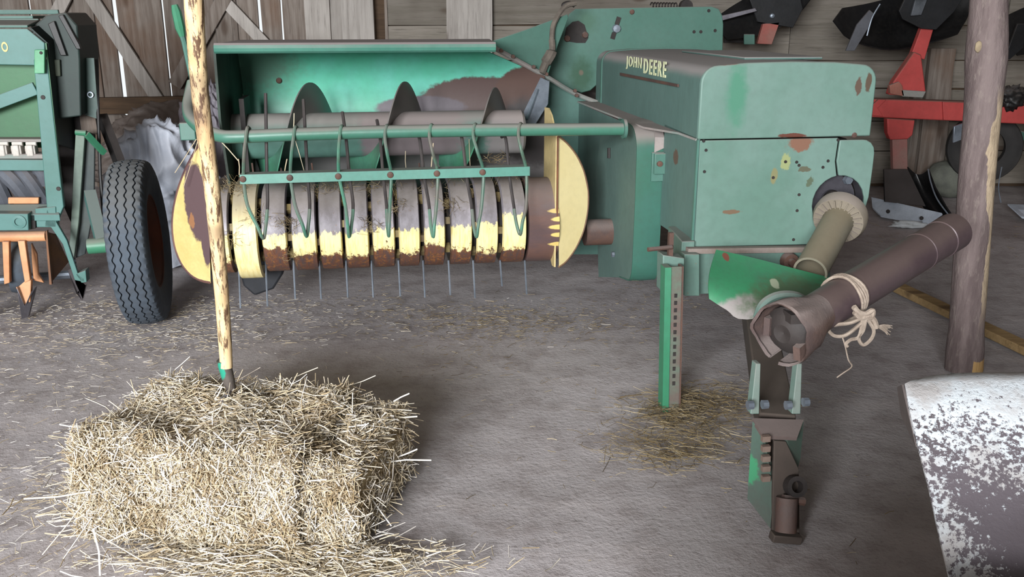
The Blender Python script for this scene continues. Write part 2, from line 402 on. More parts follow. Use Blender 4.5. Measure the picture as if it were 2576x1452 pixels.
bp('bearing_recess', MB().lathe([(0, .10), (.0, .04), (-.012, .04)], (cx_, HF + .06, cz_), (0, 1, 0), 32).lathe([(0, .108), (.07, .108)], (cx_, HF - .002, cz_), (0, 1, 0), 32), paint('dull_cast_steel', '4c4a50', '38363c', 9, .5, .3))
bp('flange_nut', MB().lathe([(0, .0), (0, .018), (.02, .016), (.02, 0)], Rb(2130, 452, Y=HF + .05), (0, -1, 0), 6), GALV)
mb = MB()
for (u, v) in ((1776, 378), (1772, 432), (2108, 352), (2004, 408), (2010, 416), (2083, 405), (2070, 421), (1976, 407), (1945, 447), (2010, 490), (2005, 530), (1996, 603), (2155, 190), (2153, 217), (1770, 355), (1870, 180), (1912, 180)):
    mb.lathe([(0, 0), (0, .006), (.003, .0052), (.003, 0)], Rb(u, v, Y=HF - .0085), (0, -1, 0), 10)
bp('bolt_hole', mb, DARK, kind='stuff')  # small dark discs, the shade inside each hole put into their colour
bp('rivet_head', MB().lathe([(0, 0), (0, .011), (.004, .009), (.005, 0)], Rb(2149, 340, Y=HF - .013), (0, -1, 0), 12), RUST)
bp('side_panel', MB().plate([Rb(u, v, X=XL) for u, v in ((1757, 348), (1742, 620), (1660, 566), (1672, 312))], (.008, 0, 0)), HOODM, bevel=.002)
bp('side_edge_strip', MB().bar(Rb(1756, 352, X=XL - .003), Rb(1740, 618, X=XL - .003), .008, .012), GR)
# body core behind the panels
bp('gearbox_housing', MB().box((1.49, 4.1, .70), (.62, 1.6, .40)).box((1.45, 5.6, .72), (.52, 2.0, .46)), DARK, bevel=.01)
# --- dusty ledge under the hood
DUST = paint('dusty_ledge', '948a86', '7d8a84', 5, .9, dust=.9)
led = [Rb(u, v, Z=.915) for u, v in ((1492, 250), (1580, 300), (1655, 304), (1757, 346))]
inner = [Vector((XL + .005, led[0].y + .12, .917)), Vector((XL + .005, HF + .01, .917))]
bp('ledge', MB().plate([Vector((XL - .10, 4.86, .914)), Vector((XL - .085, 3.60, .914)), Vector((XL - .006, 3.40, .914)), Vector((XL - .004, HF + .01, .914)), Vector((XL + .01, HF + .01, .914)), Vector((XL + .01, 4.86, .914))], (0, 0, .008)), DUST)
bp('chamber_side', MB().plate([Vector((XL - .09, 3.72, .905)), Vector((XL - .09, 4.80, .912)), Vector((XL - .09, 4.80, .32)), Vector((XL - .09, 3.72, .32))], (.01, 0, 0)), HOODM)
# --- belt shield (tall D-shaped cover) beside the pickup
SX, SY = 1.05, 3.60
BELT = paint('belt_shield_paint', (56, 100, 88), (50, 95, 78), 2.6, .5, dust=.9, chips=.015)
prof = []
for q in range(0, 7): prof.append((SY + .10 - .10 * math.sin(q / 6 * PI / 2), .815 + .105 * math.cos(q / 6 * PI / 2)))
prof = [(SY + .30, .923)] + [(SY + .17, .926)] + prof
zb, yb = .30, SY
low_ = []
for q in range(0, 6): low_.append((SY + .06 - .06 * math.cos(q / 5 * PI / 2), .36 - .10 * math.sin(q / 5 * PI / 2)))
prof += [(SY - .004, .62)] + low_ + [(SY + .2, .235)]
xr = SX + .115
bp('belt_shield', MB().sheet([[Vector((SX, y, z)), Vector((SX + .06, y - .004, z)), Vector((xr, y, z))] for y, z in prof], .006), BELT, smooth=50)
side_pts = [Vector((SX + .002, y, z)) for y, z in prof] + [Vector((SX + .002, 4.18, .13)), Vector((SX + .002, 4.30, .62)), Vector((SX + .002, 4.22, .80))]
SHSIDE = paint('shield_side_paint', '566f69', '5e766f', 3, .6, dust=.3)
sp_ = bp('shield_side', MB().plate(side_pts, (.006, 0, 0)), SHSIDE)
bp('bolt', MB().lathe([(0, 0), (0, .013), (.012, .012), (.012, 0)], Rb(1545, 640, X=SX), (-1, 0, 0), 6), GALV)
bp('slot_hole', MB().tube([Rb(1533, 372, X=SX - .001), Rb(1533, 398, X=SX - .001)], .010, 8), DARK)
bp('hinge_bracket', MB().box(Rb(1655, 420, Y=SY - .01) + Vector((0, .01, 0)), (.055, .03, .12)).box(Rb(1668, 412, Y=SY - .03), (.075, .012, .085)), GR, bevel=.003)
bp('hinge_bolt', MB().lathe([(0, 0), (0, .012), (.01, .011), (.012, 0)], Rb(1659, 412, Y=SY - .036), (0, -1, 0), 12), RUST)
bp('cover_plate', MB().sheet([[Rb(1640, 312, Y=SY + .10), Rb(1662, 314, Y=SY + .10)], [Rb(1646, 325, Y=SY + .03), Rb(1668, 328, Y=SY + .03)], [Rb(1648, 345, Y=SY - .002), Rb(1671, 346, Y=SY - .002)], [Rb(1646, 384, Y=SY - .006), Rb(1672, 372, Y=SY - .006)]], .005), DUST)
# --- tall rear shield, feeder panels
TY = 4.88
TALL = paint('tall_shield_paint', (78, 112, 101), (70, 107, 95), 3, .5, dust=.4, chips=.012, org=BO, fine=.1, spots=[(Rb(1462, 190, Y=TY), (.06, .4, .085), (48, 80, 62), .4, .6), (Rb(1462, 183, Y=TY), (.012, .4, .013), '5e5648', .4, .4), (Rb(1475, 55, Y=TY), (.05, .4, .05), (68, 100, 84), .5, .7)])
pts = [(1448, 22), (1600, 19), (1790, 16), (1808, 22), (1817, 38), (1820, 60), (1818, 140), (1560, 140), (1508, 190), (1500, 215), (1485, 228), (1462, 234), (1430, 222), (1376, 192), (1372, 175), (1405, 100), (1432, 35)]
ts = bp('tall_shield', MB().plate([Rb(u, v, Y=TY) for u, v in pts], (0, .012, 0)), TALL, bevel=.004)
hole = [(1424, 70), (1440, 55), (1455, 52), (1470, 62), (1474, 75), (1480, 95), (1472, 108), (1450, 108), (1422, 103), (1420, 92)]
bp('torn_opening', MB().plate([Rb(u, v, Y=TY - .002) for u, v in hole], (0, -.002, 0)), DARK, par=ts)  # dark plate on the shield, shade of the opening put into its colour
bp('opening_bolt', MB().lathe([(0, 0), (0, .018), (.012, .014), (.012, 0)], Rb(1427, 97, Y=TY - .004), (0, -1, 0), 10), RUST, par=ts)
bp('opening_bolt', MB().lathe([(0, 0), (0, .018), (.012, .014), (.012, 0)], Rb(1472, 88, Y=TY - .004), (0, -1, 0), 10), RUST, par=ts)
bp('adjuster_slot', MB().bar(Rb(1557, 43, Y=TY - .002), Rb(1551, 62, Y=TY - .002), .012, .022), DARK, par=ts)
bp('adjuster_slot', MB().bar(Rb(1545, 82, Y=TY - .002), Rb(1540, 98, Y=TY - .002), .012, .022), DARK, par=ts)
bp('adjuster_bolt', MB().lathe([(0, 0), (0, .024), (.018, .02), (.02, 0)], Rb(1550, 72, Y=TY - .002), (0, -1, 0), 8), GALV, par=ts)
for u, v in ((1746, 80), (1763, 80), (1799, 77), (1783, 27)):
    bp('bolt_hole', MB().lathe([(0, 0), (0, .009), (.003, .008), (.003, 0)], Rb(u, v, Y=TY - .001), (0, -1, 0), 10), DARK, par=ts)
bp('rivet_head', MB().lathe([(0, 0), (0, .014), (.005, .01), (.006, 0)], Rb(1590, 30, Y=TY - .001), (0, -1, 0), 12), RUST, par=ts)
# body top behind the tall shield: knotter deck
bp('knotter_deck', MB().box(Rb(1630, 40, Y=5.4) + Vector((0, 0, -.1)), (.48, .7, .12)), GR, bevel=.01)
SPRINGM = DARK
pth = []
for k in range(91):
    a_ = k / 90; c0, c1 = Rb(1638, 13, Y=5.0), Rb(1705, 14, Y=5.0); p = c0.lerp(c1, a_); th_ = a_ * 9 * 2 * PI
    pth.append(p + Vector((0, math.cos(th_), math.sin(th_))) * .014)
bp('coil_spring', MB().tube(pth, .004, 6), SPRINGM)
bp('spring_anchor', MB().lathe([(0, 0), (0, .035), (.04, .035), (.04, 0)], Rb(1728, 16, Y=5.0), (0, 1, 0), 14), DARK)
bp('chain_guide', MB().tube(spline([Rb(1448, 8, Y=4.62), Rb(1420, 18, Y=4.60), Rb(1393, 60, Y=4.58), Rb(1388, 100, Y=4.57)]), .013, 8).tube(spline([Rb(1388, 100, Y=4.57), Rb(1388, 130, Y=4.56), Rb(1372, 160, Y=4.55), Rb(1362, 186, Y=4.54)]), [.016] * 8 + [.028] * 8 + [.02] * 8 + [.012], 8), paint('dirty_grease', '6a6259', '544d46', 12, .9, bump=.4))
bp('chain_guide_hook', MB().tube(spline([Rb(1420, 20, Y=5.0), Rb(1418, 12, Y=5.0), Rb(1432, 8, Y=5.0), Rb(1446, 14, Y=5.0)]), .012, 8), DARK)
# sloping feeder roof (triangle) and its rolled edge
FRY = 4.40
bp('feeder_roof', MB().plate([Rb(u, v, Y=y) for u, v, y in ((1236, 104, 4.50), (1330, 72, 4.56), (1428, 35, 4.62), (1430, 45, 4.62), (1405, 110, 4.60), (1378, 190, 4.56), (1250, 122, 4.50))], (0, .01, 0)), TALL, bevel=.003)
bp('feeder_edge', MB().tube(spline([Rb(1246, 122, Y=4.40), Rb(1310, 157, Y=4.48), Rb(1378, 195, Y=4.58), Rb(1440, 232, Y=4.70), Rb(1490, 253, Y=4.74), Rb(1530, 266, Y=4.75)]), .012, 8), DUST)
for u, v, y in ((1260, 127, 4.4), (1290, 142, 4.42), (1342, 168, 4.5), (1374, 186, 4.55), (1446, 228, 4.68), (1450, 240, 4.68)):
    bp('edge_bolt', MB().lathe([(0, 0), (0, .010), (.012, .009), (.012, 0)], Rb(u, v, Y=y), (0, -1, 0), 8), RUST)
# feeder side wall going down into the shade
bp('feeder_wall', MB().plate([Rb(u, v, Y=4.78) for u, v in ((1380, 196), (1440, 230), (1500, 254), (1560, 275), (1560, 640), (1440, 640), (1395, 400), (1368, 255))], (0, .01, 0)), paint('feeder_wall_paint', '4a6d64', '45665e', 3, .55, dust=.2))
bp('feeder_wall_return', MB().sheet([[Rb(1378, 200, Y=4.76), Rb(1372, 262, Y=4.76), Rb(1402, 400, Y=4.76)], [Rb(1366, 196, Y=4.95), Rb(1362, 262, Y=4.95), Rb(1392, 400, Y=4.95)]], .006), GR)
# silver deflector
bp('chute_deflector', MB().plate([Rb(1360, 195, Y=4.5), Rb(1382, 205, Y=4.5), Rb(1378, 262, Y=4.45), Rb(1342, 320, Y=4.4), Rb(1318, 312, Y=4.4), Rb(1318, 280, Y=4.42)], (.004, .008, 0)).bar(Rb(1352, 225, Y=4.47), Rb(1325, 300, Y=4.4), .012, .012), GALV)
# --- auger housing
AUG_Y, AUG_Z, AUG_R, FL_R = 4.15, .845, .098, .228
xa, xb = Rb(575, 300, Y=AUG_Y).x, Rb(1316, 300, Y=AUG_Y).x
LZ, LY = 1.228, 3.86
xl, xr2 = Rb(540, 128, Y=LY).x, Rb(1246, 120, Y=LY).x
HOUSE = paint('auger_housing_paint', (100, 180, 162), (82, 170, 140), 2.2, .4, org=BO, chips=.0, fine=.1, spots=[
    (Rb(1215, 250, Y=4.5), (.30, 1.5, .105), '52423f', .12, .06), (Rb(1330, 235, Y=4.5), (.16, 1.5, .13), '55423c', .12, .06), (Rb(1060, 275, Y=4.5), (.22, 1.5, .06), '5a5258', .12, .1), (Rb(620, 150, Y=4.5), (.22, 1.5, .14), '5e8674', .4, .5), (Vector((xl + .75, 4.3, .56)), (3.0, .8, .24), (112, 108, 108), .12, .12), (Vector((xb + .12, 4.4, .80)), (.22, 1.2, .16), (66, 62, 62), .15, .2)])
# curved back sheet
bpr = [(LY + .02, LZ), (4.30, 1.235), (4.46, 1.20), (4.53, 1.10), (4.55, .95), (4.52, .80), (4.45, .68), (4.34, .60), (4.2, .565), (4.05, .575)]
bpr = [(p.x, p.y) for p in spline([Vector((a, b, 0)) for a, b in bpr], 4)]
xr3 = Rb(1375, 250, Y=4.5).x
def pix_v(x, y, z):
    wp = B.world((x, y, z)); dz = wp.z - CH
    return CY - F * (wp.y * math.sin(TH) + dz * math.cos(TH)) / (wp.y * math.cos(TH) - dz * math.sin(TH))
rows_ = []
for y, z in bpr:
    if z >= 1.2 and y <= 4.4: continue
    t_ = min(1, max(0, (pix_v(xr2, y, z) - 124) / 70)); xm_ = xr2 + .012 + (xr3 - xr2 - .012) * t_      # the right end is cut along the sloping edge
    rows_.append([Vector((xl + (xm_ - xl) * q / 6, y, z)) for q in range(7)])
bp('auger_trough', MB().sheet(rows_, .006), HOUSE, smooth=60)
bp('housing_lip', MB().tube([Vector((xl, LY, LZ)), Vector((xr2, LY, LZ))], .021, 10).plate([Vector((xl, LY, LZ + .016)), Vector((xr2, LY, LZ + .016)), Vector((xr2 + .05, 4.46, LZ + .018)), Vector((xl + .02, 4.46, LZ + .018))], (0, 0, -.006)), paint('lip_paint', (62, 114, 99), (74, 125, 110), 3, .4, dust=1.0, dustc='8a8280'))
pl_ = [Vector((xl + .004, LY, LZ + .01)), Vector((xl + .004, 4.46, LZ + .01)), Vector((xl + .004, 4.56, 1.0)), Vector((xl + .004, 4.5, .66)), Vector((xl + .004, 4.2, .56)), Vector((xl + .004, 3.95, .62)), Vector((xl + .004, 3.84, .95))]
bp('housing_end_wall', MB().plate(pl_, (-.01, 0, 0)), paint('end_wall_dark', '3c4a42', '2c302c', 5, .8))  # end wall coloured darker than the trough
bp('end_bearing_plate', MB().box((xl + .06, AUG_Y, AUG_Z), (.02, .2, .34)).lathe([(0, .05), (.1, .05)], (xl + .01, AUG_Y, AUG_Z), (1, 0, 0), 16), DARK)
# opening in the trough: a pale plate stands in for the bright sky behind
q_ = Rb(602, 255, Y=4.5)
bp('slot_sky_patch', MB().box((q_.x, 4.525, q_.z - .01), (.034, .006, .085)), paint('pale_sky_paint', 'b9bcbc', 'a8a08c', 10, .6))
q_ = Rb(596, 225, Y=4.5)
bp('slot_bracket', MB().box((q_.x - .01, 4.515, q_.z + .02), (.055, .01, .16)), DARK)
q_ = Rb(700, 204, Y=4.5)
bp('rivet_head', MB().lathe([(0, 0), (0, .014), (.006, .01), (.008, 0)], (q_.x, 4.535, q_.z), (0, -1, 0), 14), RUST)
# --- auger
AUGM = paint('auger_paint', '5f8279', '567d72', 3, .35, dust=.8, org=BO, spots=[
    (Vector((xa + .26 + .43, AUG_Y, AUG_Z)), (.13, .4, .3), '786e72', .3), (Vector((xa + .82, AUG_Y, AUG_Z)), (.20, .4, .3), '7b7274', .3), (Vector((xb - .05, AUG_Y, AUG_Z)), (.13, .4, .3), '8b8888', .3)])
aug = bp('auger_tube', MB().lathe([(0, 0), (0, AUG_R - .012), (.012, AUG_R), (xb - xa - .012, AUG_R), (xb - xa, AUG_R - .012), (xb - xa, 0)], (xa, AUG_Y, AUG_Z), (1, 0, 0), 40), AUGM)
pitch = Rb(1010, 210, Y=AUG_Y).x - Rb(770, 210, Y=AUG_Y).x
FLM = paint('flight_paint', '528270', '448466', 4, .4, dust=.2, org=BO, fine=.2, spots=[(Vector((xa + .7, AUG_Y, AUG_Z + .27)), (2.5, .6, .25), '6a6663', .15, .15)])
FLM2 = paint('flight_worn', '5f5a58', '4d4a48', 4, .5, .2)
def flight(xc, t0, t1, m, nm='auger_flight', r1=FL_R):
    # angle 0 = top, pi/2 = towards the camera, pi = bottom; x falls as it turns forward
    rows = []; n = int((t1 - t0) / (2 * PI) * 44)
    for k in range(n + 1):
        t = t0 + (t1 - t0) * k / n; xx = xc - pitch * t / (2 * PI)
        rows.append([Vector((xx, AUG_Y - math.sin(t) * r, AUG_Z + math.cos(t) * r)) for r in (AUG_R - .004, (AUG_R + r1) / 2, r1)])
    bp(nm, MB().sheet(rows, .005), m, smooth=60)
xp = Rb(775, 205, Y=AUG_Y).x
flight(xp, -PI * .6, PI * 1.4, FLM); flight(xp + pitch, -PI * .6, PI * 1.4, FLM); flight(xp + 2 * pitch - .01, -PI * .5, PI * 1.2, FLM, r1=FL_R - .03)
# --- wind guard tube with lever
TUBE = paint('guard_tube_paint', (68, 115, 99), (62, 112, 93), 3, .42, dust=.7, chips=.015)
gy = 3.6; gr = .025
gpath = [Rb(1566, 325, Y=gy), Rb(1300, 327, Y=gy), Rb(1000, 331, Y=gy), Rb(750, 338, Y=gy), Rb(600, 344, Y=gy + .005), Rb(555, 342, Y=gy + .02), Rb(512, 326, Y=gy + .07), Rb(481, 298, Y=gy + .16), Rb(474, 268, Y=gy + .26), Rb(480, 235, Y=gy + .33), Rb(486, 208, Y=gy + .36)]
wg = bp('wind_guard', MB().tube(spline(gpath, 6), gr, 12), TUBE)
bp('wind_guard_clip', MB().lathe([(0, 0), (0, .04), (.012, .04), (.012, 0)], Rb(1566, 324, Y=gy), (1, 0, 0), 16), GR)
lev = [Rb(486, 212, Y=gy + .36), Rb(478, 175, Y=gy + .36), Rb(463, 105, Y=gy + .36), Rb(450, 65, Y=gy + .36)]
bp('lift_lever', MB().tube(lev, .011, 8), GR)
bp('lever_grip', MB().tube([Rb(459, 92, Y=gy + .36), Rb(453, 70, Y=gy + .36), Rb(444, 30, Y=gy + .36), Rb(439, 12, Y=gy + .36)], [.012, .02, .019, .013], 8), GRD, label='bright green lever grip')
q_ = Rb(487, 320, Y=gy + .2)
bp('guard_bracket', MB().box(q_ + Vector((-.03, .05, -.02)), (.06, .05, .07)), GR, bevel=.004)
# --- guard rods and their bar
by = 3.56
MAR = paint('rod_paint', '3f6f5c', '55695e', 8, .5, dust=.5, chips=.06)
ba, bb = Rb(604, 451, Y=by), Rb(1332, 430, Y=by)
gb = bp('rod_bar', MB().bar(ba, bb, .014, .036).bar(ba + Vector((0, .03, .014)), bb + Vector((0, .03, .014)), .06, .006), paint('rod_bar_paint', (80, 132, 118), (92, 138, 125), 4, .45, dust=.7, chips=.03))
tops = [620, 740, 856, 970, 1082, 1192, 1306]; riv = [611, 729, 851, 982, 1099, 1214, 1322]; bots = [(664, 600, 688), (770, 595, 782), (877, 596, 880), (979, 594, 983), (1091, 596, 1098), (1199, 594, 1210), (1313, 588, 1322)]
upper = [(668, 235), (763, 250), (861, 282), (948, 302), (1043, 318), (1150, 330), (1262, 345)]
DULLROD = paint('dark_rod', (58, 54, 54), (74, 68, 66), 9, .6, .2)  # free ends coloured darker than the rest of the rod
f515 = [622, 742, 868, 981, 1098, 1212, 1324]; b515 = [673, 779, 888, 972, 1079, 1186, 1292]; bot = [(662, 600), (771, 595), (878, 596), (978, 594), (1090, 596), (1199, 596), (1309, 590)]
for k in range(7):
    ut, ur, (ubx, vb), (uu, vu) = tops[k], riv[k], bot[k], upper[k]
    tv = 338 - k * 1.6; rvv = 451 - (ur - 604) * .0288; fx, bx_ = f515[k], b515[k]
    p = [Rb(ut + 8, tv - 14, Y=gy + .03), Rb(ut + 2, tv - 16, Y=gy - .01), Rb(ut - 2, tv + 12, Y=gy - .035), Rb((ut + ur) / 2 - 2, (tv + rvv) / 2, Y=by - .03), Rb(ur + 2, rvv, Y=by + .015), Rb(fx, 515, Y=by - .02), Rb(fx + (ubx - fx) * .62, vb - 32, Y=by - .06), Rb(ubx, vb, Y=by - .055)]
    p2 = [Rb(bx_ + (ubx - bx_) * .45, vb - 26, Y=by - .03), Rb(bx_, 515, Y=by + .03), Rb(bx_ + (uu - bx_) * .35, 440, Y=by + .08), Rb(uu + (bx_ - uu) * .35, 350, Y=by + .12), Rb(uu, vu, Y=by + .18)]
    full = spline(p + p2, 5); cut = len(full) - 16
    gr_ = bp('guard_rod', MB().tube(full[:cut], .0068, 7), MAR if k % 2 else paint('rod_paint_%d' % k, '47806a', '5c5a52', 7, .5, dust=.4, chips=.05))
    bp('rod_end', MB().tube(full[cut - 1:], .0066, 7), DULLROD, par=gr_, label='dark free end of the rod')
    if k < 6: bp('bar_rivet', MB().lathe([(0, 0), (0, .013), (.006, .011), (.009, .004), (.009, 0)], Rb(ur, rvv, Y=by - .007), (0, -1, 0), 12), RUST, par=gb)
# --- pickup drum: curved bands with slots between
PY, PZ, PR = 3.95, .478, .187
zy0, zy1 = Rb(900, 578, Y=PY - PR + .01).z, Rb(900, 632, Y=PY - PR + .02).z
def band_mat(k, zt, zb_, allyel=False):
    t = NT('pickup_band_%d' % k); co = t.coord(); sp = t.new('ShaderNodeSeparateXYZ'); t.put(sp.inputs[0], co)
    n1 = t.noise(t.scaled(co, (9, 9, 4)), 4, 5, .7); n2 = t.noise(t.scaled(co, (60, 8, 8)), 1.5, 4, .7)
    z = t.math('ADD', sp.outputs[2], t.math('MULTIPLY', t.math('SUBTRACT', n1, .5), .11))
    c = t.mix(t.step(n1, .35, .65), hexc('948e94'), hexc('7e787c'))
    yel = t.mix(t.step(n2, .4, .7), hexc('f4e6aa'), hexc('e4cf88'))
    rst = t.mix(t.step(n2, .35, .65), hexc('6a4434'), hexc('51423f'))
    if not allyel:
        c = t.mix(t.step(t.math('MULTIPLY', z, -1.0), -zt - .004, -zt + .004), c, yel)
        c = t.mix(t.step(t.math('MULTIPLY', z, -1.0), -zb_ - .006, -zb_ + .006), c, rst)
    else:
        c = t.mix(t.step(t.math('MULTIPLY', z, -1.0), -zt - .05, -zt + .03), t.mix(.5, yel, hexc('8a7e66')), yel)
    near = t.math('SUBTRACT', 1.0, t.math('MULTIPLY', t.math('SUBTRACT', z, zb_), 22.0, clamp=True))
    wearn = t.math('ADD', t.noise(co, 55, 5, .75), t.math('MULTIPLY', near, 0.0 if allyel else .13))
    c = t.mix(t.step(wearn, .64, .70), c, t.mix(t.step(n1, .4, .6), hexc((92, 66, 48)), hexc((140, 92, 54))))
    g = t.new('ShaderNodeNewGeometry'); s2 = t.new('ShaderNodeSeparateXYZ'); t.put(s2.inputs[0], g.outputs['Normal'])
    c = t.mix(t.math('MULTIPLY', t.step(s2.outputs[2], .25, .8), .7), c, hexc('8c847c'))
    t.bump(n1, .1, .004)
    return t.end(c, .45, 0, .4)
pk = bp('pickup_drum', MB().lathe([(0, 0), (0, .13), (1.42, .13), (1.42, 0)], (Rb(520, 560, Y=PY).x, PY, PZ), (1, 0, 0), 24), DARK)
def band(x0, x1, r, m, zoff=0, name='stripper_band'):
    pr_ = [(PY + .38, PZ + r * .92), (PY + .2, PZ + r)] + [(PY - r * math.sin(a_), PZ + r * math.cos(a_)) for a_ in [q / 18 * PI for q in range(19)]] + [(PY + .16, PZ - r * .98)]
    rows = []
    for y, z in pr_:
        rows.append([Vector((x0 - .001, y + .016 * (1 if abs(z - PZ) < r * .99 else 0), z + zoff - .012 * (z - PZ) / r)), Vector((x0 + .004, y, z + zoff)), Vector(((x0 + x1) / 2, y - .002, z + zoff)), Vector((x1 - .004, y, z + zoff)), Vector((x1 + .001, y + .016 * (1 if abs(z - PZ) < r * .99 else 0), z + zoff - .012 * (z - PZ) / r))])
    bp(name, MB().sheet(rows, .003), m, par=pk, smooth=40)
be = [(522, 571), (583, 645), (655, 718), (731, 793), (801, 858), (866, 926), (936, 992), (1003, 1056), (1067, 1120), (1135, 1188), (1200, 1254), (1266, 1326)]
Yf = PY - PR
for k, (u0, u1) in enumerate(be):
    x0, x1 = Rb(u0, 560, Y=Yf).x, Rb(u1, 560, Y=Yf).x
    zt = zy0 + random.uniform(-.008, .012) - PZ * 0; zb_ = zy1 + random.uniform(-.03, .018)
    if k in (2,): zb_ = zy1 + .03; zt -= .01
    if k == 11: zt += .03
    band(x0, x1, PR + (.02 if k == 1 else 0), band_mat(k, zt, zb_, k == 1), -.006 if k == 1 else 0)
xe0, xe1 = Rb(1332, 560, Y=Yf).x, Rb(1408, 560, Y=Yf).x
ENDM = paint('rusty_drum_end', '6b5048', '5b4a4a', 5, .4, org=BO, dust=.5, spots=[(Vector((xe1, PY - PR, PZ - .03 + q * .034)), (.035 + .012 * (q % 2), .12, .010), 'd9bd72', .25) for q in (-1.3, 0, 1, 2, 3)], stretch=(1, 1, 3))
bp('drum_end_shell', MB().lathe([(0, .16), (0, PR), (xe1 - xe0, PR), (xe1 - xe0, .16)], (xe0, PY, PZ), (1, 0, 0), 40), ENDM, par=pk)
# drum shaft end and yellow bits inside the gaps
mbx = MB()
for k in range(len(be) - 1):
    xg = Rb((be[k][1] + be[k + 1][0]) / 2, 560, Y=Yf).x
    for (an) in (20 + 13 * (k % 3), 75 + 9 * (k % 4), 140 - 7 * (k % 3)):
        q = math.radians(an); mbx.box((xg, PY - .145 * math.sin(q), PZ + .145 * math.cos(q)), (.02, .03, .03), Matrix.Rotation(q, 3, 'X'))
bp('band_spacer', mbx, paint('spacer_paint', '8a7a50', '5a4c38', 8, .6), par=pk, kind='stuff')
tin = [600, 668, 738, 803, 870, 934, 1002, 1064, 1128, 1190, 1258, 1320]
tl = [775, 770, 752, 752, 748, 748, 745, 748, 742, 750, 720, 740]
for u, vb in zip(tin, tl):
    a_, b_ = Rb(u, 655, Y=PY - .10), Rb(u + 5, vb, Y=PY - .09)
    bp('pickup_tine', MB().tube([a_, b_], .0042, 6), GALV, par=pk)
for u in (640, 712, 790, 1060, 1190, 1330):
    bp('pickup_tine', MB().tube([Rb(u, 456, Y=PY + .02), Rb(u - 6, 400 + (u % 30), Y=PY + .03)], .004, 6), RUST, par=pk)
# flared yellow end plates
YR = paint('yellow_flare', (223, 207, 156), (218, 200, 145), 3, .5, chips=.006, chipc='5a3a2a', fine=.06)
fy = 3.78
o_ = [(1403, 342), (1425, 360), (1449, 390), (1468, 430), (1479, 480), (1478, 530), (1468, 580), (1448, 625), (1425, 657), (1406, 672)]
pts = [Rb(u, v, Y=fy + .0011 * (u - 1403)) for u, v in o_]
bp('end_flare', MB().plate(pts, (.002, .007, 0)), YR, bevel=.001, label='yellow flared right end plate')
bp('end_flare_rim', MB().tube(spline([p + Vector((0, .004, 0)) for p in pts], 3), .006, 6), paint('flare_edge', '6a5040', '7a6048', 8, .7))
o2 = [(1403, 342), (1398, 290), (1387, 272), (1368, 270), (1372, 330), (1378, 400), (1392, 520), (1395, 610), (1390, 668), (1404, 672)]
dd = [.0, .12, .2, .3, .3, .3, .3, .2, .06, 0]
xi = pts[0].x
bp('end_plate', MB().plate([Vector((xi - .001, fy + d * .9 + .002, Rb(u, v, Y=fy + d * .9).z)) for (u, v), d in zip(o2, dd)], (-.006, 0, 0)), paint('yellow_inner', (214, 194, 142), (205, 184, 130), 3, .5, fine=.15), label='yellow inner right end plate')
bp('flare_hinge', MB().bar(Rb(1403, 344, Y=fy - .004), Rb(1401, 560, Y=fy - .004), .006, .012, up=(0, 1, 0)), paint('hinge_rust', '7a4a30', '5c3a2a', 8, .7))
o3 = [(522, 352), (500, 368), (474, 412), (452, 465), (438, 520), (434, 570), (440, 620), (456, 662), (480, 692), (505, 706), (530, 712)]
YL = paint('yellow_flare_worn', (205, 187, 126), (193, 172, 108), 6, .55, org=BO, chips=.05, chipc='6a4a2a', spots=[(Rb(490, 510, Y=3.8), (.05, .5, .165), '554244', .2, .08), (Rb(478, 560, Y=3.8), (.012, .5, .03), '8a6040', .9), (Rb(516, 600, Y=3.8), (.02, .5, .12), '554244', .3, .1)])
pts = [Rb(u, v, Y=3.78 + .0011 * (530 - u)) for u, v in o3]
inner_ = [Rb(528, v, Y=3.80) for v in (640, 560, 470, 400)]
bp('end_flare', MB().plate(pts + inner_, (-.001, .007, 0)), YL, label='yellow left end plate with rusty patch')
bp('end_flare_rim', MB().tube(spline([p + Vector((0, .004, 0)) for p in pts], 3), .006, 6), paint('flare_edge_rust', '54383a', '6a4a40', 8, .7))
bp('end_plate', MB().plate([Rb(u, v, Y=3.86) for u, v in ((522, 400), (545, 420), (552, 520), (560, 640), (540, 700), (524, 660), (520, 520))], (0, .006, 0)), YL)
bp('reel_axle', MB().lathe([(0, 0), (0, .06), (.14, .06), (.14, 0)], Rb(1470, 585, Y=3.98), (1, 0, 0), 16), RUST)
# black skid behind the pickup
sk = [Rb(u, v, Y=4.15) for u, v in ((590, 640), (720, 640), (712, 690), (688, 728), (640, 745), (612, 720))]
bp('skid_shoe', MB().plate(sk, (0, .10, 0)), paint('skid_rubber', '23252a', '2f3238', 5, .7), bevel=.01)
# --- front frame, stand, tongue
FRM = paint('frame_paint', (90, 118, 108), (100, 125, 116), 5, .55, dust=.5, chips=.06, chipc='7a5c50')
bp('front_frame', MB().plate([Rb(u, v, Y=3.17) for u, v in ((1726, 628), (2085, 622), (2090, 700), (1830, 738), (1728, 742))], (0, .06, 0)).bar(Rb(1695, 600, Y=3.4), Rb(1730, 640, Y=3.17), .05, .10), FRM, bevel=.004)
bp('frame_edge', MB().bar(Rb(1728, 630, Y=3.15), Rb(2070, 626, Y=3.15), .03, .02), paint('dusty_edge', '857a74', '75685f', 8, .9))
bp('frame_boss', MB().lathe([(0, 0), (0, .034), (.03, .03), (.03, .016), (.045, .014), (.045, 0)], Rb(1983, 655, Y=3.15), (0, -1, 0), 16), RUST)
sv = [Rb(u, v, Y=3.0) for u, v in ((1668, 642), (1722, 650), (1722, 742), (1666, 735))]
st = bp('stand_sleeve', MB().plate(sv, (0, .07, 0)).plate([Rb(u, v, Y=3.1) for u, v in ((1722, 640), (1760, 640), (1760, 745), (1722, 745))], (0, .05, 0)), FRM, bevel=.003)
Y0 = Rb(1690, 1035, Z=0).y
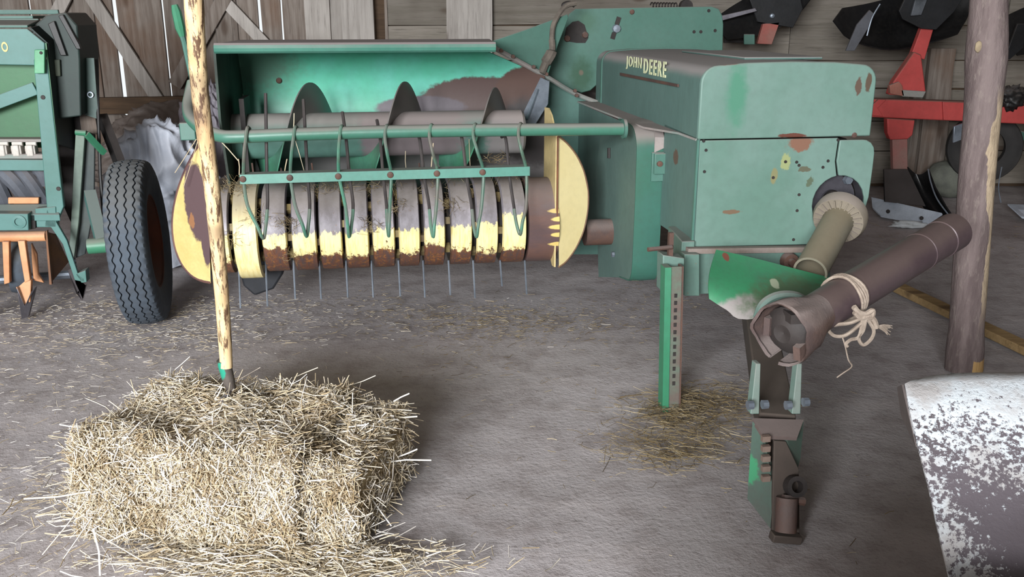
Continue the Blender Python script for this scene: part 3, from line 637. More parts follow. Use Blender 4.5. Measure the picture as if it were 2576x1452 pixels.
za, zb2 = Rb(1690, 600, Y=Y0 + .05), Rb(1690, 1035, Z=0)
def stand_strip(u0, u1, m, nm, dy=0, th=.008):
    a_, b_ = Rb(u0, 700, Y=Y0 + .06).x, Rb(u1, 700, Y=Y0 + .06).x
    bp(nm, MB().plate([Vector((a_, Y0 + dy, 0)), Vector((b_, Y0 + dy, 0)), Vector((b_, Y0 + .05 + dy, .52)), Vector((a_, Y0 + .05 + dy, .52))], (0, th, 0)), m)
stand_strip(1668, 1684, GRD, 'stand_flange', -.006, .05); stand_strip(1684, 1712, paint('stand_face', '62534d', '5a6a5c', 9, .7, chips=.05, chipc='4a7a60'), 'stand_face'); stand_strip(1711, 1716, RUST, 'stand_edge', 0, .04)
mb = MB()
for k in range(13):
    q = Rb(1702 - k * .55, 746 + k * 18.3, Y=Y0 + .03 - k * .002); mb.box((q.x, Y0 + .05 * q.z / .52 - .001, q.z), (.010, .003, .014))
bp('stand_hole', mb, DARK)
bp('stand_pin', MB().tube([Rb(1630, 628, Y=2.98), Rb(1690, 622, Y=3.0)], .008, 8).bar(Rb(1688, 585, Y=3.02), Rb(1685, 650, Y=3.02), .02, .016), RUST)
# bell and shaft tube of the drive
BELLM = paint('dusty_plastic', '7f7668', '746b5e', 6, .8, dust=.5)
a_ = Rb(2117, 540, Y=3.12); b_ = Rb(2047, 668, Y=2.86)
ax = (b_ - a_).normalized()
bl = bp('drive_bell', MB().lathe([(-.02, .06), (0, .096), (.03, .098), (.05, .09), (.052, .052)], a_, ax, 40), BELLM)
mb = MB(); ux = ax.cross(Vector((0, 0, 1))).normalized(); uy = ax.cross(ux)
for k in range(22):
    t_ = k / 22 * 2 * PI; dr = ux * math.cos(t_) + uy * math.sin(t_); mb.bar(a_ + ax * .054 + dr * .054, a_ + ax * .052 + dr * .086, .004, .012, up=ax)
bp('bell_rib', mb, BELLM, par=bl)
q = a_ + ax * .053; dr = (ux * .75 - uy * -.2)
bp('bell_hole', MB().lathe([(0, 0), (0, .009), (.002, .009), (.002, 0)], Rb(2145, 527, Y=q.y - .028), ax, 12), DARK, par=bl)
TUBM = paint('dusty_tube', '7a7566', '706b5a', 5, .6, dust=.5, dustc='80745f')
bp('drive_tube', MB().lathe([(0, .058), (.04, .056), (.36, .056), (.362, .058), (.372, .058), (.372, .050), (.2, .048)], a_ + ax * .035, ax, 32), TUBM)
# curved master shield over the tongue
SHM = paint('tongue_shield_paint', '377f58', '41755a', 5, .5, org=BO, chips=.01, spots=[(Rb(1838, 780, Y=2.75), (.12, .5, .075), '8d8784', .15, .12), (Rb(1965, 740, Y=2.75), (.16, .5, .05), '4a5f45', .6, .4), (Rb(1946, 712, Y=2.75), (.016, .4, .010), '98a088', .4), (Rb(1850, 662, Y=2.75), (.012, .4, .010), '75463a', .3), (Rb(2000, 738, Y=2.75), (.035, .4, .012), '6a4f3c', .6)])
def lerp(a, b, t): return a + (b - a) * t
top_ = [(1802, 628), (1900, 650), (2000, 676), (2110, 704)]; mid_ = [(1785, 700), (1880, 735), (1990, 742), (2105, 735)]; bot_ = [(1784, 752), (1828, 780), (1872, 800), (1890, 806)]
rows = []
for i in range(9):
    t_ = i / 8; yy = 2.86 - .20 * math.sin(t_ * PI / 2) ** 1.2
    row = []
    for j in range(4):
        a, c = Vector((*top_[j], 0)), Vector((*bot_[j], 0)) if j < 2 else Vector(((1880, 804, 0), (2070, 770, 0))[j - 2])
        p = a.lerp(c, t_); row.append(Rb(p.x - 8 * math.sin(t_ * PI), p.y, Y=yy - .02 * j))
    rows.append(row)
bp('tongue_shield', MB().sheet([spline(r, 4) for r in rows], .006), SHM, smooth=60)
# pale green loop bracket behind the yoke
bp('shaft_cradle', MB().tube(spline([Rb(1905, 800, Y=2.45), Rb(1920, 765, Y=2.45), Rb(1955, 745, Y=2.45), Rb(2000, 745, Y=2.45), Rb(2035, 765, Y=2.45)]), .014, 8).tube(spline([Rb(1915, 810, Y=2.42), Rb(1935, 778, Y=2.42), Rb(1970, 764, Y=2.42), Rb(2020, 775, Y=2.42)]), .010, 8), FRM)
# brown drive shaft swung aside with an open yoke bell
A_, E_ = B.R(1965, 842, Y=2.14), B.R(2398, 583, Y=2.62)
ad = (E_ - A_).normalized(); Ls = (E_ - A_).length
SHAFT = paint('brown_shaft', '4e4044', '5a4c4e', 6, .38, .15, dust=.45, dustc='6a5c54', chips=.03, chipc='7a6254')
sh = bp('drive_shaft', MB().lathe([(.13, .052), (.17, .056), (.30, .058), (.302, .060), (.312, .060), (.314, .058), (Ls - .22, .058), (Ls - .218, .060), (Ls - .2, .060), (Ls - .198, .058), (Ls - .09, .058), (Ls - .088, .0605), (Ls, .0605), (Ls, .053), (Ls - .2, .052)], A_, ad, 36), SHAFT, smooth=30)
YK = paint('yoke_rust', '4c3f3d', '604c44', 8, .7, dust=.5, bump=.3)
ybm = MB().lathe([(0, .080), (-.004, .085), (.004, .088), (.06, .082), (.12, .062), (.16, .056), (.16, .05), (.11, .05), (.055, .072), (.006, .080)], A_, ad, 36, ang=(.25, 2 * PI - .15), ref=(-.3, 0, -1))
ybm.v = [p + (p - A_).normalized() * .010 * noise.noise(p * 28) + ad * (.020 * noise.noise(p * 17) if (p - A_).dot(ad) < .03 else 0) for p in ybm.v]
bp('yoke_bell', ybm, YK, par=sh)
ux = ad.cross(Vector((0, 0, 1))).normalized(); uy = ad.cross(ux)
bp('yoke_cross', MB().lathe([(.012, 0), (.004, .026), (.012, .050), (.03, .066), (.08, .066), (.09, 0)], A_, ad, 20).box(A_ + ad * .02 + uy * -.05 + ux * .02, (.03, .05, .025)).tube([A_ + ad * .045 - ux * .07, A_ + ad * .045 + ux * .07], .022, 12), DARK, par=sh)
bp('yoke_lug', MB().bar(A_ + ad * .0 + ux * -.045 - uy * .01, A_ + ad * .1 - ux * .05, .018, .05).bar(A_ - ad * .005 + ux * .05 + uy * .04, A_ + ad * .1 + ux * .045 + uy * .03, .02, .04), YK, par=sh)
# tongue: beam, upright bracket straps, hitch
TG = paint('tongue_dirt', '4a403a', '3c342f', 6, .9, dust=.5, dustc='5a5048')
T0, T1 = Vector((1.40, 3.15, .34)), Vector((1.075, 2.2, .245))
bp('tongue_beam', MB().bar(T0, T1, .10, .09), TG, bevel=.006)
for (ua, ub, u2) in ((1896, 1912, 1908), (2000, 2016, 1996)):
    pa, pb_, pc, pd = Rb(ua + 6, 915, Y=2.22), Rb(ub + 2, 915, Y=2.22), Rb(ub - 2, 1042, Y=2.16), Rb(ua - 8, 1042, Y=2.16)
    bp('cradle_strap', MB().plate([pa, pb_, pc, pd], (0, .03, 0)), FRM, bevel=.002)
for u, v in ((1921, 1018), (1980, 1020), (1884, 1020), (2024, 1012)):
    bp('strap_bolt', MB().lathe([(0, 0), (0, .013), (.016, .012), (.016, 0)], Rb(u - 4, v, Y=2.15), (1, 0, 0), 8), GALV)
HY = 2.16
HG = paint('hitch_paint', '44584e', '484c46', 6, .6, dust=.5, chips=.05, org=BO, spots=[(Rb(1905, 1215, Y=2.05), (.03, .3, .045), '37805a', .5)])
bp('hitch_top_plate', MB().plate([Rb(1893, 1052, Y=HY), Rb(2022, 1056, Y=HY), Rb(2006, 1100, Y=HY - .06), Rb(1920, 1096, Y=HY - .06)], (0, .004, -.012)), paint('dusty_brown_plate', '6b5c58', '5c504c', 7, .8, dust=.3))
bp('hitch_side', MB().plate([Rb(1893, 1060, Y=HY - .005), Rb(1922, 1094, Y=HY - .05), Rb(1940, 1200, Y=HY - .07), Rb(1945, 1245, Y=HY - .09), Rb(1938, 1330, Y=HY - .12), Rb(1880, 1255, Y=HY - .04)], (.012, .012, 0)), HG, label='green notched left side plate')
bp('hitch_side', MB().plate([Rb(2022, 1060, Y=HY - .005), Rb(2014, 1150, Y=HY - .03), Rb(2004, 1190, Y=HY - .05), Rb(1980, 1105, Y=HY - .05)], (-.01, .012, 0)), HG)
mb = MB()
for k in range(5): mb.box(Rb(1926, 1103 + k * 25, Y=HY - .075), (.022, .014, .016))
bp('hitch_notch', mb, paint('notch_rust', '7a6a60', '6a564c', 9, .8))
bp('hitch_tongue', MB().plate([Rb(1948, 1110, Y=HY - .055), Rb(1978, 1112, Y=HY - .055), Rb(2010, 1180, Y=HY - .07), Rb(2012, 1355, Y=HY - .13), Rb(1942, 1352, Y=HY - .13)], (0, .012, 0)), TG, bevel=.002)
bp('hitch_ring', MB().lathe([(0, .016), (0, .028), (.03, .028), (.03, .016), (0, .016)], Rb(1994, 1222, Y=HY - .10), (0, -1, .4), 20), DARK)
bp('hitch_pin', MB().tube([Rb(1980, 1252, Y=HY - .12), Rb(1976, 1338, Y=HY - .15)], .029, 14).tube([Rb(1970, 1255, Y=HY - .12), Rb(2022, 1262, Y=HY - .12)], .012, 8), RUST)
bp('hitch_foot', MB().bar(Rb(1940, 1350, Y=HY - .14), Rb(2012, 1356, Y=HY - .14), .03, .022), TG, bevel=.003)
bp('tongue_prop', MB().box(Vector((1.075, 2.22, .10)), (.07, .05, .205)), TG)
# carrying wheel on the far side and near side (behind the panels)
def tyre(mb, c, axis, R_, r_in, wd, n=64):
    pr_ = [(-wd * .36, r_in), (-wd * .48, r_in + (R_ - r_in) * .25), (-wd * .5, r_in + (R_ - r_in) * .6), (-wd * .44, R_ - .03), (-wd * .38, R_ - .008), (-wd * .2, R_), (0, R_ + .003), (wd * .2, R_), (wd * .38, R_ - .008), (wd * .44, R_ - .03), (wd * .5, r_in + (R_ - r_in) * .6), (wd * .48, r_in + (R_ - r_in) * .25), (wd * .36, r_in), (-wd * .36, r_in)]
    return mb.lathe(pr_, c, axis, n)
DT = paint('dark_tyre', '2b2a2a', '363433', 4, .85)
bp('carrying_wheel', tyre(MB(), (2.02, 4.95, .37), (1, 0, 0), .37, .2, .2), DT)
bp('wheel_disc', MB().lathe([(0, 0), (0, .2), (.05, .2), (.05, 0)], (1.99, 4.95, .37), (1, 0, 0), 24), RUST)
bp('axle', MB().tube([(1.3, 4.95, .37), (2.0, 4.95, .37)], .04, 10), DARK)
bp('carrying_wheel', tyre(MB(), (.80, 5.9, .33), (1, 0, 0), .33, .18, .18), DT)
bp('axle', MB().tube([(.8, 5.9, .33), (1.45, 5.9, .40)], .04, 10), DARK)

# ================================================================== SEED DRILL
D = Frame(10); DO = Vector((-2.0, 4.5, 0)); Rd = D.R
dr = thing('seed_drill', 'pale green seed drill with orange coulters standing at the left edge', 'seed drill', DO, D)
def dp(name, mb, m, par=dr, **k): return mb.build(name, m, par, **k)
FY = 4.40
DG = paint('drill_green', (78, 120, 115), (68, 109, 101), 3, .5, dust=.5, chips=.01, fine=.06)
DG2 = paint('drill_green_deep', (48, 103, 64), (44, 92, 58), 3, .5, fine=.08)
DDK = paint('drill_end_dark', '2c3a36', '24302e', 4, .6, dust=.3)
def dplate(px, y, th, m, nm, bev=.003, **k): return dp(nm, MB().plate([Rd(u, v, Y=y) for u, v in px], (0, th, 0)), m, bevel=bev, **k)
dplate([(-260, 72), (68, 72), (112, 108), (114, 165), (-260, 158)], FY, .02, DG, 'top_band')
dplate([(-260, 150), (112, 150), (135, 372), (-260, 372)], FY + .10, .01, DG2, 'hopper_front')
dplate([(84, 150), (118, 150), (160, 520), (142, 562), (118, 525)], FY - .004, .03, DG, 'frame_post')
dp('frame_post_flange', MB().plate([Rd(117, 108, Y=FY), Rd(160, 520, Y=FY), Rd(160, 520, Y=FY + .05), Rd(117, 108, Y=FY + .05)], (-.006, 0, 0)), DG2)
dp('diagonal_stay', MB().bar(Rd(-200, 330, Y=FY + .01), Rd(90, 222, Y=FY + .01), .016, .055, up=(0, 0, 1)), DG, bevel=.002)
br = dplate([(86, 125), (112, 125), (112, 185), (86, 185)], FY - .035, .03, paint('bracket_green', '4f9068', '5a9a74', 5, .5), 'pivot_bracket')
dp('bracket_hole', MB().lathe([(0, 0), (0, .007), (.003, .006), (.003, 0)], Rd(103, 133, Y=FY - .036), (0, -1, 0), 10), DARK, par=br)
dp('bolt_hole', MB().lathe([(0, 0), (0, .010), (.003, .009), (.003, 0)], Rd(108, 245, Y=FY - .005), (0, -1, 0), 10), DARK)
dp('bolt_hole', MB().lathe([(0, 0), (0, .010), (.003, .009), (.003, 0)], Rd(147, 475, Y=FY - .005), (0, -1, 0), 10), DARK)
# the numeral on the band
nt = MB().lathe([(0, .62), (0, 1), (.1, 1), (.1, .62), (0, .62)], (0, 0, 0), (0, -1, 0), 28); cz = Rd(12, 118, Y=FY - .001)
nt.v = [cz + Vector((p.x * .013, p.y * .015, p.z * .021)) for p in nt.v]
dp('numeral', nt, paint('orange_numeral', 'd9bf86', 'cbb074', 9, .6), label='pale orange numeral 0')
# lid of the hopper
dp('hopper_lid', MB().plate([Rd(-260, 70, Y=FY), Rd(70, 70, Y=FY), Rd(103, 56, Y=FY + .22), Rd(-260, 56, Y=FY + .22)], (0, 0, .012)).bar(Rd(-260, 58, Y=FY + .22), Rd(100, 57, Y=FY + .22), .03, .035).bar(Rd(-260, 45, Y=FY + .34), Rd(100, 43, Y=FY + .34), .2, .014).plate([Rd(-260, 24, Y=FY + .5), Rd(145, 24, Y=FY + .5), Rd(148, 36, Y=FY + .5), Rd(-260, 36, Y=FY + .5)], (0, .02, 0)), paint('lid_paint', (78, 108, 100), (88, 118, 110), 4, .6, dust=.7), bevel=.003)
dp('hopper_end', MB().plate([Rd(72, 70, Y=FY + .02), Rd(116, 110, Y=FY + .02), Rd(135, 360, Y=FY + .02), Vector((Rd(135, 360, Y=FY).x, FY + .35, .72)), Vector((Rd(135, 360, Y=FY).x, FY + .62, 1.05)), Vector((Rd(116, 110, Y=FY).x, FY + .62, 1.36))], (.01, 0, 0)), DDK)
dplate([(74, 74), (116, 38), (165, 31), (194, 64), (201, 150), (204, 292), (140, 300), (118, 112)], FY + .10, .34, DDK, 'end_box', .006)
dplate([(120, 60), (136, 52), (168, 140), (152, 140)], FY + .08, .02, BLACK, 'end_box_arm'); dplate([(146, 40), (158, 36), (200, 112), (204, 124), (192, 124)], FY + .08, .02, BLACK, 'end_box_arm')
dplate([(134, 150), (150, 150), (152, 192), (136, 192)], FY + .08, .015, paint('label_plate', '4c5446', '3f463c', 6, .7), 'rating_plate')
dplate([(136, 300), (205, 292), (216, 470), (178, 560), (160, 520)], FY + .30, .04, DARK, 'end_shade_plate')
dp('grip_nut', MB().lathe([(0, 0), (0, .016), (.02, .014), (.02, 0)], Rd(113, 57, Y=FY + .16), (0, -1, 0), 8), GALV)
dp('end_panel', MB().plate([Rd(205, 146, Y=FY + .2), Rd(236, 146, Y=FY + .2), Rd(248, 300, Y=FY + .2), Rd(200, 285, Y=FY + .2)], (0, .02, 0)), paint('end_panel_paint', '2f4a42', '26403a', 4, .5))
dp('panel_ring', MB().lathe([(0, .009), (0, .014), (.008, .014), (.008, .009), (0, .009)], Rd(228, 238, Y=FY + .195), (0, -1, 0), 20), GALV)
dp('rear_stay', MB().tube([Rd(242, 150, Y=FY + .25), Rd(252, 440, Y=FY + .15), Rd(262, 560, Y=FY + .1)], .008, 8).bar(Rd(255, 290, Y=FY + .3), Rd(320, 460, Y=FY + .2), .04, .04), BLACK)
# metering units on the sill
dplate([(-260, 350), (106, 350), (108, 358), (-260, 358)], FY + .02, .08, DUST, 'sill_top')
dplate([(-260, 388), (108, 388), (110, 400), (-260, 400)], FY + .0, .08, DUST, 'sill')
MET = paint('meter_white', 'c8c4bc', 'b4aea6', 8, .6, dust=.4)
mu0 = None
for k, u in enumerate((80, 45, 9, -27, -63, -99)):
    c = Rd(u, 377, Y=FY + .03)
    if mu0 is None:
        mu0 = dp('metering_unit', MB().box(c, (.042, .05, .045)).box(c + Vector((0, -.028, .0)), (.028, .012, .05)).tube([c + Vector((-.02, 0, .028)), c + Vector((.025, 0, .028))], .012, 10), MET, bevel=.004); c0 = c
    else:
        o = mu0.copy(); COL.objects.link(o); o.location = c - c0
dplate([(-260, 400), (110, 402), (113, 430), (-260, 428)], FY + .0, .03, DG, 'cross_bar')
HOSE = paint('grey_hose', '5c6068', '4a4d54', 5, .7, dust=.4)
for (a, b, r_) in (((-30, 425), (18, 515), .035), ((8, 432), (70, 500), .04), ((50, 425), (118, 520), .033), ((-90, 425), (-40, 515), .035), ((95, 425), (118, 460), .03)):
    dp('seed_hose', MB().tube(spline([Rd(*a, Y=FY + .12), Rd((a[0] + b[0]) / 2, (a[1] + b[1]) / 2 - 6, Y=FY + .10), Rd(*b, Y=FY + .12)], 5), r_, 10), HOSE)
dplate([(20, 497), (97, 497), (97, 513), (20, 513)], FY + .05, .02, ORANGE, 'orange_strip')
dp('lower_beam', MB().plate([Rd(-260, 515, Y=FY + .05), Rd(142, 513, Y=FY + .05), Rd(150, 540, Y=FY - .02), Rd(-260, 540, Y=FY - .02)], (0, 0, -.03)).plate([Rd(88, 525, Y=FY - .01), Rd(140, 520, Y=FY - .01), Rd(142, 572, Y=FY - .01), Rd(92, 572, Y=FY - .01)], (0, .05, 0)), DG, bevel=.003)
bx = dplate([(-260, 536), (70, 538), (72, 580), (-260, 582)], FY - .06, .08, DG, 'box_beam')
dp('beam_boss', MB().lathe([(0, .018), (0, .030), (.004, .030), (.005, .018)], Rd(48, 558, Y=FY - .062), (0, -1, 0), 24), DG, par=bx)
dplate([(70, 540), (88, 540), (90, 575), (72, 578)], FY - .02, .04, DARK, 'beam_end')
dplate([(118, 525), (142, 560), (168, 605), (196, 690), (212, 702), (212, 710), (188, 705), (158, 615), (128, 572), (112, 570)], FY - .01, .02, DG, 'drop_leg', .002)
dplate([(190, 690), (215, 680), (218, 710), (205, 712)], FY - .01, .06, DG, 'leg_foot', .002)
# orange coulter assembly
dp('coulter_rail', MB().tube([Rd(-260, 600, Y=FY - .02), Rd(116, 594, Y=FY - .02)], .024, 12), ORANGE)
def coulter(u, s=1, tip=True, yy=FY - .02):
    grp = []
    o = dp('coulter_arm', MB().plate([Rd(u + 44, 606, Y=yy - .04), Rd(u + 62, 606, Y=yy - .04), Rd(u + 76, 705, Y=yy - .06), Rd(u + 62, 712, Y=yy - .06)], (0, .03, 0)).plate([Rd(u + 5, 608, Y=yy - .04), Rd(u + 22, 608, Y=yy - .04), Rd(u + 24, 712, Y=yy - .05), Rd(u + 10, 716, Y=yy - .05)], (0, .03, 0)), ORANGE, bevel=.003)
    if tip:
        dp('coulter_boot', MB().plate([Rd(u + 35, 712, Y=yy + .02), Rd(u + 78, 705, Y=yy + .02), Rd(u + 76, 760, Y=yy), Rd(u + 60, 770, Y=yy)], (0, .03, 0)), ORANGE, bevel=.003)
        q = Rd(u + 74, 790, Z=.012)
        dp('coulter_point', MB().plate([Rd(u + 42, 722, Y=yy - .01), Rd(u + 62, 770, Y=yy - .02), Rd(u + 78, 735, Y=yy - .01), Rd(u + 90, 722, Y=yy + .05), Vector((q.x + .01, yy - .03, .012)), Vector((q.x - .02, yy - .03, .004))], (0, .025, 0)), STEEL, bevel=.002)
coulter(0); coulter(-105); coulter(-210)
dplate([(78, 612), (92, 640), (96, 690), (110, 712), (84, 706), (80, 660)], FY + .04, .02, ORANGE, 'coulter_arm')
dp('coulter_guard', MB().plate([Rd(114, 584, Y=FY - .03), Rd(118, 580, Y=FY - .03), Rd(130, 716, Y=FY - .05), Rd(124, 716, Y=FY - .05)], (0, .02, 0)).plate([Rd(116, 584, Y=FY - .02), Rd(128, 712, Y=FY - .03), Rd(172, 660, Y=FY + .12), Rd(140, 590, Y=FY + .12)], (0, .006, 0)), paint('guard_brown', '6b4a34', '8a5c3a', 6, .7))
dp('packer_tyre', MB().lathe([(-.03, .06), (-.035, .12), (0, .13), (.035, .12), (.03, .06)], Rd(43, 670, Y=FY + .10), (1, .25, 0), 32), RUBBER)
dp('rear_axle_tube', MB().tube([Rd(-100, 712, Y=FY + .35), Rd(180, 690, Y=FY + .35)], .022, 10), GALV)
dp('coulter_point', MB().plate([Rd(170, 680, Y=FY + .1), Rd(182, 675, Y=FY + .1), Rd(190, 712, Y=FY + .05), Rd(208, 752, Y=FY), Rd(216, 718, Y=FY + .03), Rd(206, 756, Y=FY), Rd(192, 738, Y=FY)], (0, .02, 0)), STEEL)
# press lever, spring, wheel arm
dplate([(190, 330), (214, 330), (198, 560), (186, 650), (168, 650), (176, 600)], FY + .12, .03, paint('lever_grey_green', '6d7d70', '5c6a62', 5, .6), 'press_lever')
dplate([(214, 330), (238, 340), (236, 520), (214, 640), (190, 650), (200, 560)], FY + .16, .02, paint('arm_grey', '4c5450', '40484a', 5, .7), 'press_arm')
for k in range(5):
    dp('spring_coil', MB().lathe([(0, .004), (0, .010), (.008, .010), (.008, .004), (0, .004)], Rd(184 + k * 1.0, 652 + k * 5.2, Y=FY + .1), (.2, 0, 1), 12), (GALV if k % 2 else BLACK))
dp('lever_knob', MB().tube([Rd(190, 333, Y=FY + .1), Rd(217, 335, Y=FY + .1)], .013, 10).bar(Rd(217, 337, Y=FY + .1), Rd(262, 385, Y=FY + .16), .02, .025), GRD)
dp('wood_block', MB().box(Rd(225, 305, Y=FY + .3), (.07, .05, .12)), WOODG)
# wheel with grooved tyre
WO = Vector((-1.69, 4.02, 0)); wc = D.c
wcen = W.R(318, 835, Z=0); 
yw = 13.0; ca, sa = math.cos(math.radians(yw)), math.sin(math.radians(yw))
wr, ww = .372, .172
Cw = Vector((-1.685, 4.03, wr - .004))
cD = Vector((Cw.x * D.c + Cw.y * D.s, -Cw.x * D.s + Cw.y * D.c, Cw.z))
axd = Vector((math.cos(math.radians(3)), math.sin(math.radians(3)), .035)).normalized()
mb = MB(); x_ = axd.cross(Vector((0, 0, 1))).normalized(); y_ = axd.cross(x_)
# tyre as a grid: wavy grooves are real dents in the tread
NA, grooves = 300, (-.050, -.017, .017, .050)
def prof_r(h):
    a_ = abs(h) / (ww / 2)
    if a_ <= .80: return wr - .012 * (a_ / .8) ** 2
    q = (a_ - .8) / .2; return wr - .012 - .06 * q ** 2.2
cols = []
hs_ = sorted(set([-.086, -.0835, -.078, -.0725, .086, .0835, .078, .0725] + [g + d_ for g in grooves for d_ in (-.0105, -.0032, -.003, .003, .0032, .0105)]))
vs, fs = [], []
prof_side = [(.086, wr - .072), (.084, wr - .10), (.074, wr - .145), (.062, wr - .165)]
for i in range(NA):
    t_ = 2 * PI * i / NA; zig = .0046 * (math.sin(t_ * 50)); rd = x_ * math.cos(t_) + y_ * math.sin(t_)
    ring = [(-h, r) for h, r in prof_side[::-1]]
    for h in hs_:
        r = prof_r(h); hh = h
        for g in grooves:
            if abs(h - g) < .011: hh = h + zig
            if abs(h - g) < .0031: r -= .013
        if abs(h) > .07 and (i % 6 < 2) and .07 < abs(h) < .085: r -= .007
        ring.append((hh, r))
    ring += prof_side
    vs += [cD + axd * h + rd * r for h, r in ring]
n = len(ring)
for i in range(NA):
    i2 = (i + 1) % NA
    fs += [(i * n + k, i * n + k + 1, i2 * n + k + 1, i2 * n + k) for k in range(n - 1)]
mb.add(vs, fs)
whl = dp('wheel', mb, RUBBER, smooth=38, label='grey road tyre with wavy tread grooves')
dp('rim', MB().lathe([(-.064, wr - .166), (-.066, wr - .15), (-.05, wr - .18), (-.02, wr - .21), (-.01, .06), (.01, .06), (.02, wr - .21), (.05, wr - .18), (.066, wr - .15), (.064, wr - .166), (-.064, wr - .166)], cD, axd, 48), paint('rusty_rim', '6a3a28', '52342a', 6, .8, dust=.2), par=whl)
dp('hub', MB().lathe([(-.22, 0), (-.22, .035), (-.12, .035), (-.12, .055), (.03, .055), (.03, 0)], cD, axd, 20), GRD, par=whl)
dp('wheel_arm', MB().bar(cD - axd * .16, Vector((cD.x - .25, FY + .1, .55)), .05, .06), DG)
dp('rear_frame', MB().bar((DO.x - 1.2, FY + .4, .5), (DO.x + .1, FY + .4, .5), .08, .08).bar((DO.x - .9, FY + .4, .5), (DO.x - .9, FY + .4, 0), .06, .06), DARK)

# ================================================================== PLOUGH
PO = Vector((2.9, 6.5, 0)); PYY = 6.45
pw = thing('plough', 'red beamed reversible plough with black mouldboards behind the bark covered post', 'plough', PO)
def pp(name, mb, m, par=pw, **k): return mb.build(name, m, par, **k)
def pl(px, y, th, m, nm, bev=.004, **k): return pp(nm, MB().plate([W.R(u, v, Y=y) for u, v in px], (0, th, 0)), m, bevel=bev, **k)
def pl2(px, m, nm, th=(0, .02, 0), bev=.003, **k): return pp(nm, MB().plate([W.R(u, v, Y=y) for u, v, y in px], th), m, bevel=bev, **k)
pl([(2080, 245), (2440, 256), (2700, 262), (2700, 318), (2440, 306), (2080, 290)], PYY, .12, RED, 'beam', .008)
pp('beam_clamp', MB().plate([W.R(u, v, Y=PYY - .02) for u, v in ((2372, 256), (2430, 258), (2430, 304), (2374, 302))], (0, .02, 0)), RED, bevel=.003)
pl([(2190, 268), (2210, 250), (2230, 251), (2208, 272), (2222, 293), (2190, 290)], PYY - .02, .02, RED, 'beam_gusset', .003)
def half(u0, up):
    pass
# upright unit by the beam
pl([(2236, 238), (2248, 205), (2300, 130), (2318, 138), (2330, 232), (2320, 245)], PYY - .03, .07, RED, 'leg_bracket', .008)
pl([(2292, 140), (2318, 70), (2348, 74), (2326, 150)], PYY, .05, RED, 'upper_leg')
pl([(2238, 215), (2262, 205), (2270, 215), (2276, 243), (2240, 236)], PYY - .05, .04, paint('cast_lug', '8a5a4c', 'a0685a', 6, .8, dust=.5), 'bracket_lug')
pl([(2266, 226), (2330, 230), (2322, 246), (2270, 243)], PYY - .05, .06, DUST, 'bracket_foot')
pl([(2232, 298), (2302, 302), (2296, 340), (2284, 350), (2240, 352), (2233, 335)], PYY - .03, .07, RED, 'lower_leg_bracket', .006)
pl([(2245, 345), (2283, 345), (2284, 428), (2247, 428)], PYY, .05, paint('worn_red_leg', '94605a', '8a6a62', 5, .7, dust=.3), 'lower_leg')
BLK = paint('dull_black_steel', '17181a', '222326', 4, .45, .2, dust=.25)
MBD = paint('black_mouldboard', '0e0e0f', '1b1b1c', 3, .35, .1)
pl2([(2224, 426, 6.4), (2284, 426, 6.4), (2330, 520, 6.2), (2226, 508, 6.25)], BLK, 'frog')
SHR = paint('bare_share_steel', (188, 197, 208), (162, 170, 182), 7, .45, .1)
s_ = [W.R(u, v, Z=z) for u, v, z in ((2193, 500, .10), (2372, 541, .10), (2330, 568, .012), (2216, 547, .012), (2196, 528, .03))]
sh_ = pp('share', MB().plate(s_, (0, .015, .012)), SHR, bevel=.003)
for u, v in ((2206, 512), (2262, 516), (2338, 536), (2318, 549), (2234, 532)):
    pp('share_bolt', MB().lathe([(0, 0), (0, .014), (.006, .012), (.006, 0)], W.R(u, v, Z=.06), (0, -1, .35), 10), DARK, par=sh_)
def mould(rows, m, nm, th=.01, **k): return pp(nm, MB().sheet([spline([W.R(u, v, Y=y) for u, v, y in r], 5) for r in rows], th), m, smooth=70, **k)
mould([[(2284, 420, 6.42), (2310, 440, 6.40), (2335, 428, 6.3)], [(2300, 470, 6.38), (2330, 490, 6.36), (2350, 470, 6.2)], [(2325, 520, 6.2), (2350, 525, 6.2), (2378, 520, 6.05)], [(2345, 540, 6.08), (2375, 548, 6.1), (2405, 560, 6.0)]], MBD, 'mouldboard')
pp('mouldboard_edge', MB().tube(spline([W.R(2335, 426, Y=6.29), W.R(2342, 460, Y=6.2), W.R(2360, 505, Y=6.08), W.R(2402, 560, Y=5.99)]), .005, 6), GALV)
# raised bottoms
mould([[(2120, 20, 6.5), (2200, 5, 6.6), (2330, -30, 6.65), (2460, -60, 6.6)], [(2097, 52, 6.45), (2200, 55, 6.6), (2330, 40, 6.65), (2450, 10, 6.6)], [(2125, 88, 6.45), (2210, 110, 6.55), (2320, 95, 6.6), (2430, 50, 6.55)], [(2150, 105, 6.45), (2240, 124, 6.5), (2330, 108, 6.5), (2410, 85, 6.5)]], MBD, 'raised_mouldboard')
pl2([(2290, -30, 6.42), (2440, -30, 6.42), (2400, 30, 6.40), (2355, 75, 6.4), (2318, 72, 6.4), (2270, 48, 6.42), (2262, 28, 6.42)], BLK, 'raised_frog')
pl2([(2308, -20, 6.38), (2340, -20, 6.38), (2318, 38, 6.38), (2292, 40, 6.38)], paint('grey_mottled_steel', '60646a', '3c4044', 9, .5, .3), 'frog_plate')
pl2([(2188, 25, 6.4), (2200, 35, 6.4), (2186, 68, 6.4), (2150, 128, 6.38), (2128, 128, 6.38), (2156, 62, 6.4)], paint('stay_steel', '55565c', '45464a', 6, .6, .2, dust=.3), 'mouldboard_stay')
pp('bright_edge', MB().tube(spline([W.R(2214, 10, Y=6.36), W.R(2194, 45, Y=6.36), W.R(2181, 90, Y=6.36)]), .005, 6), GALV)
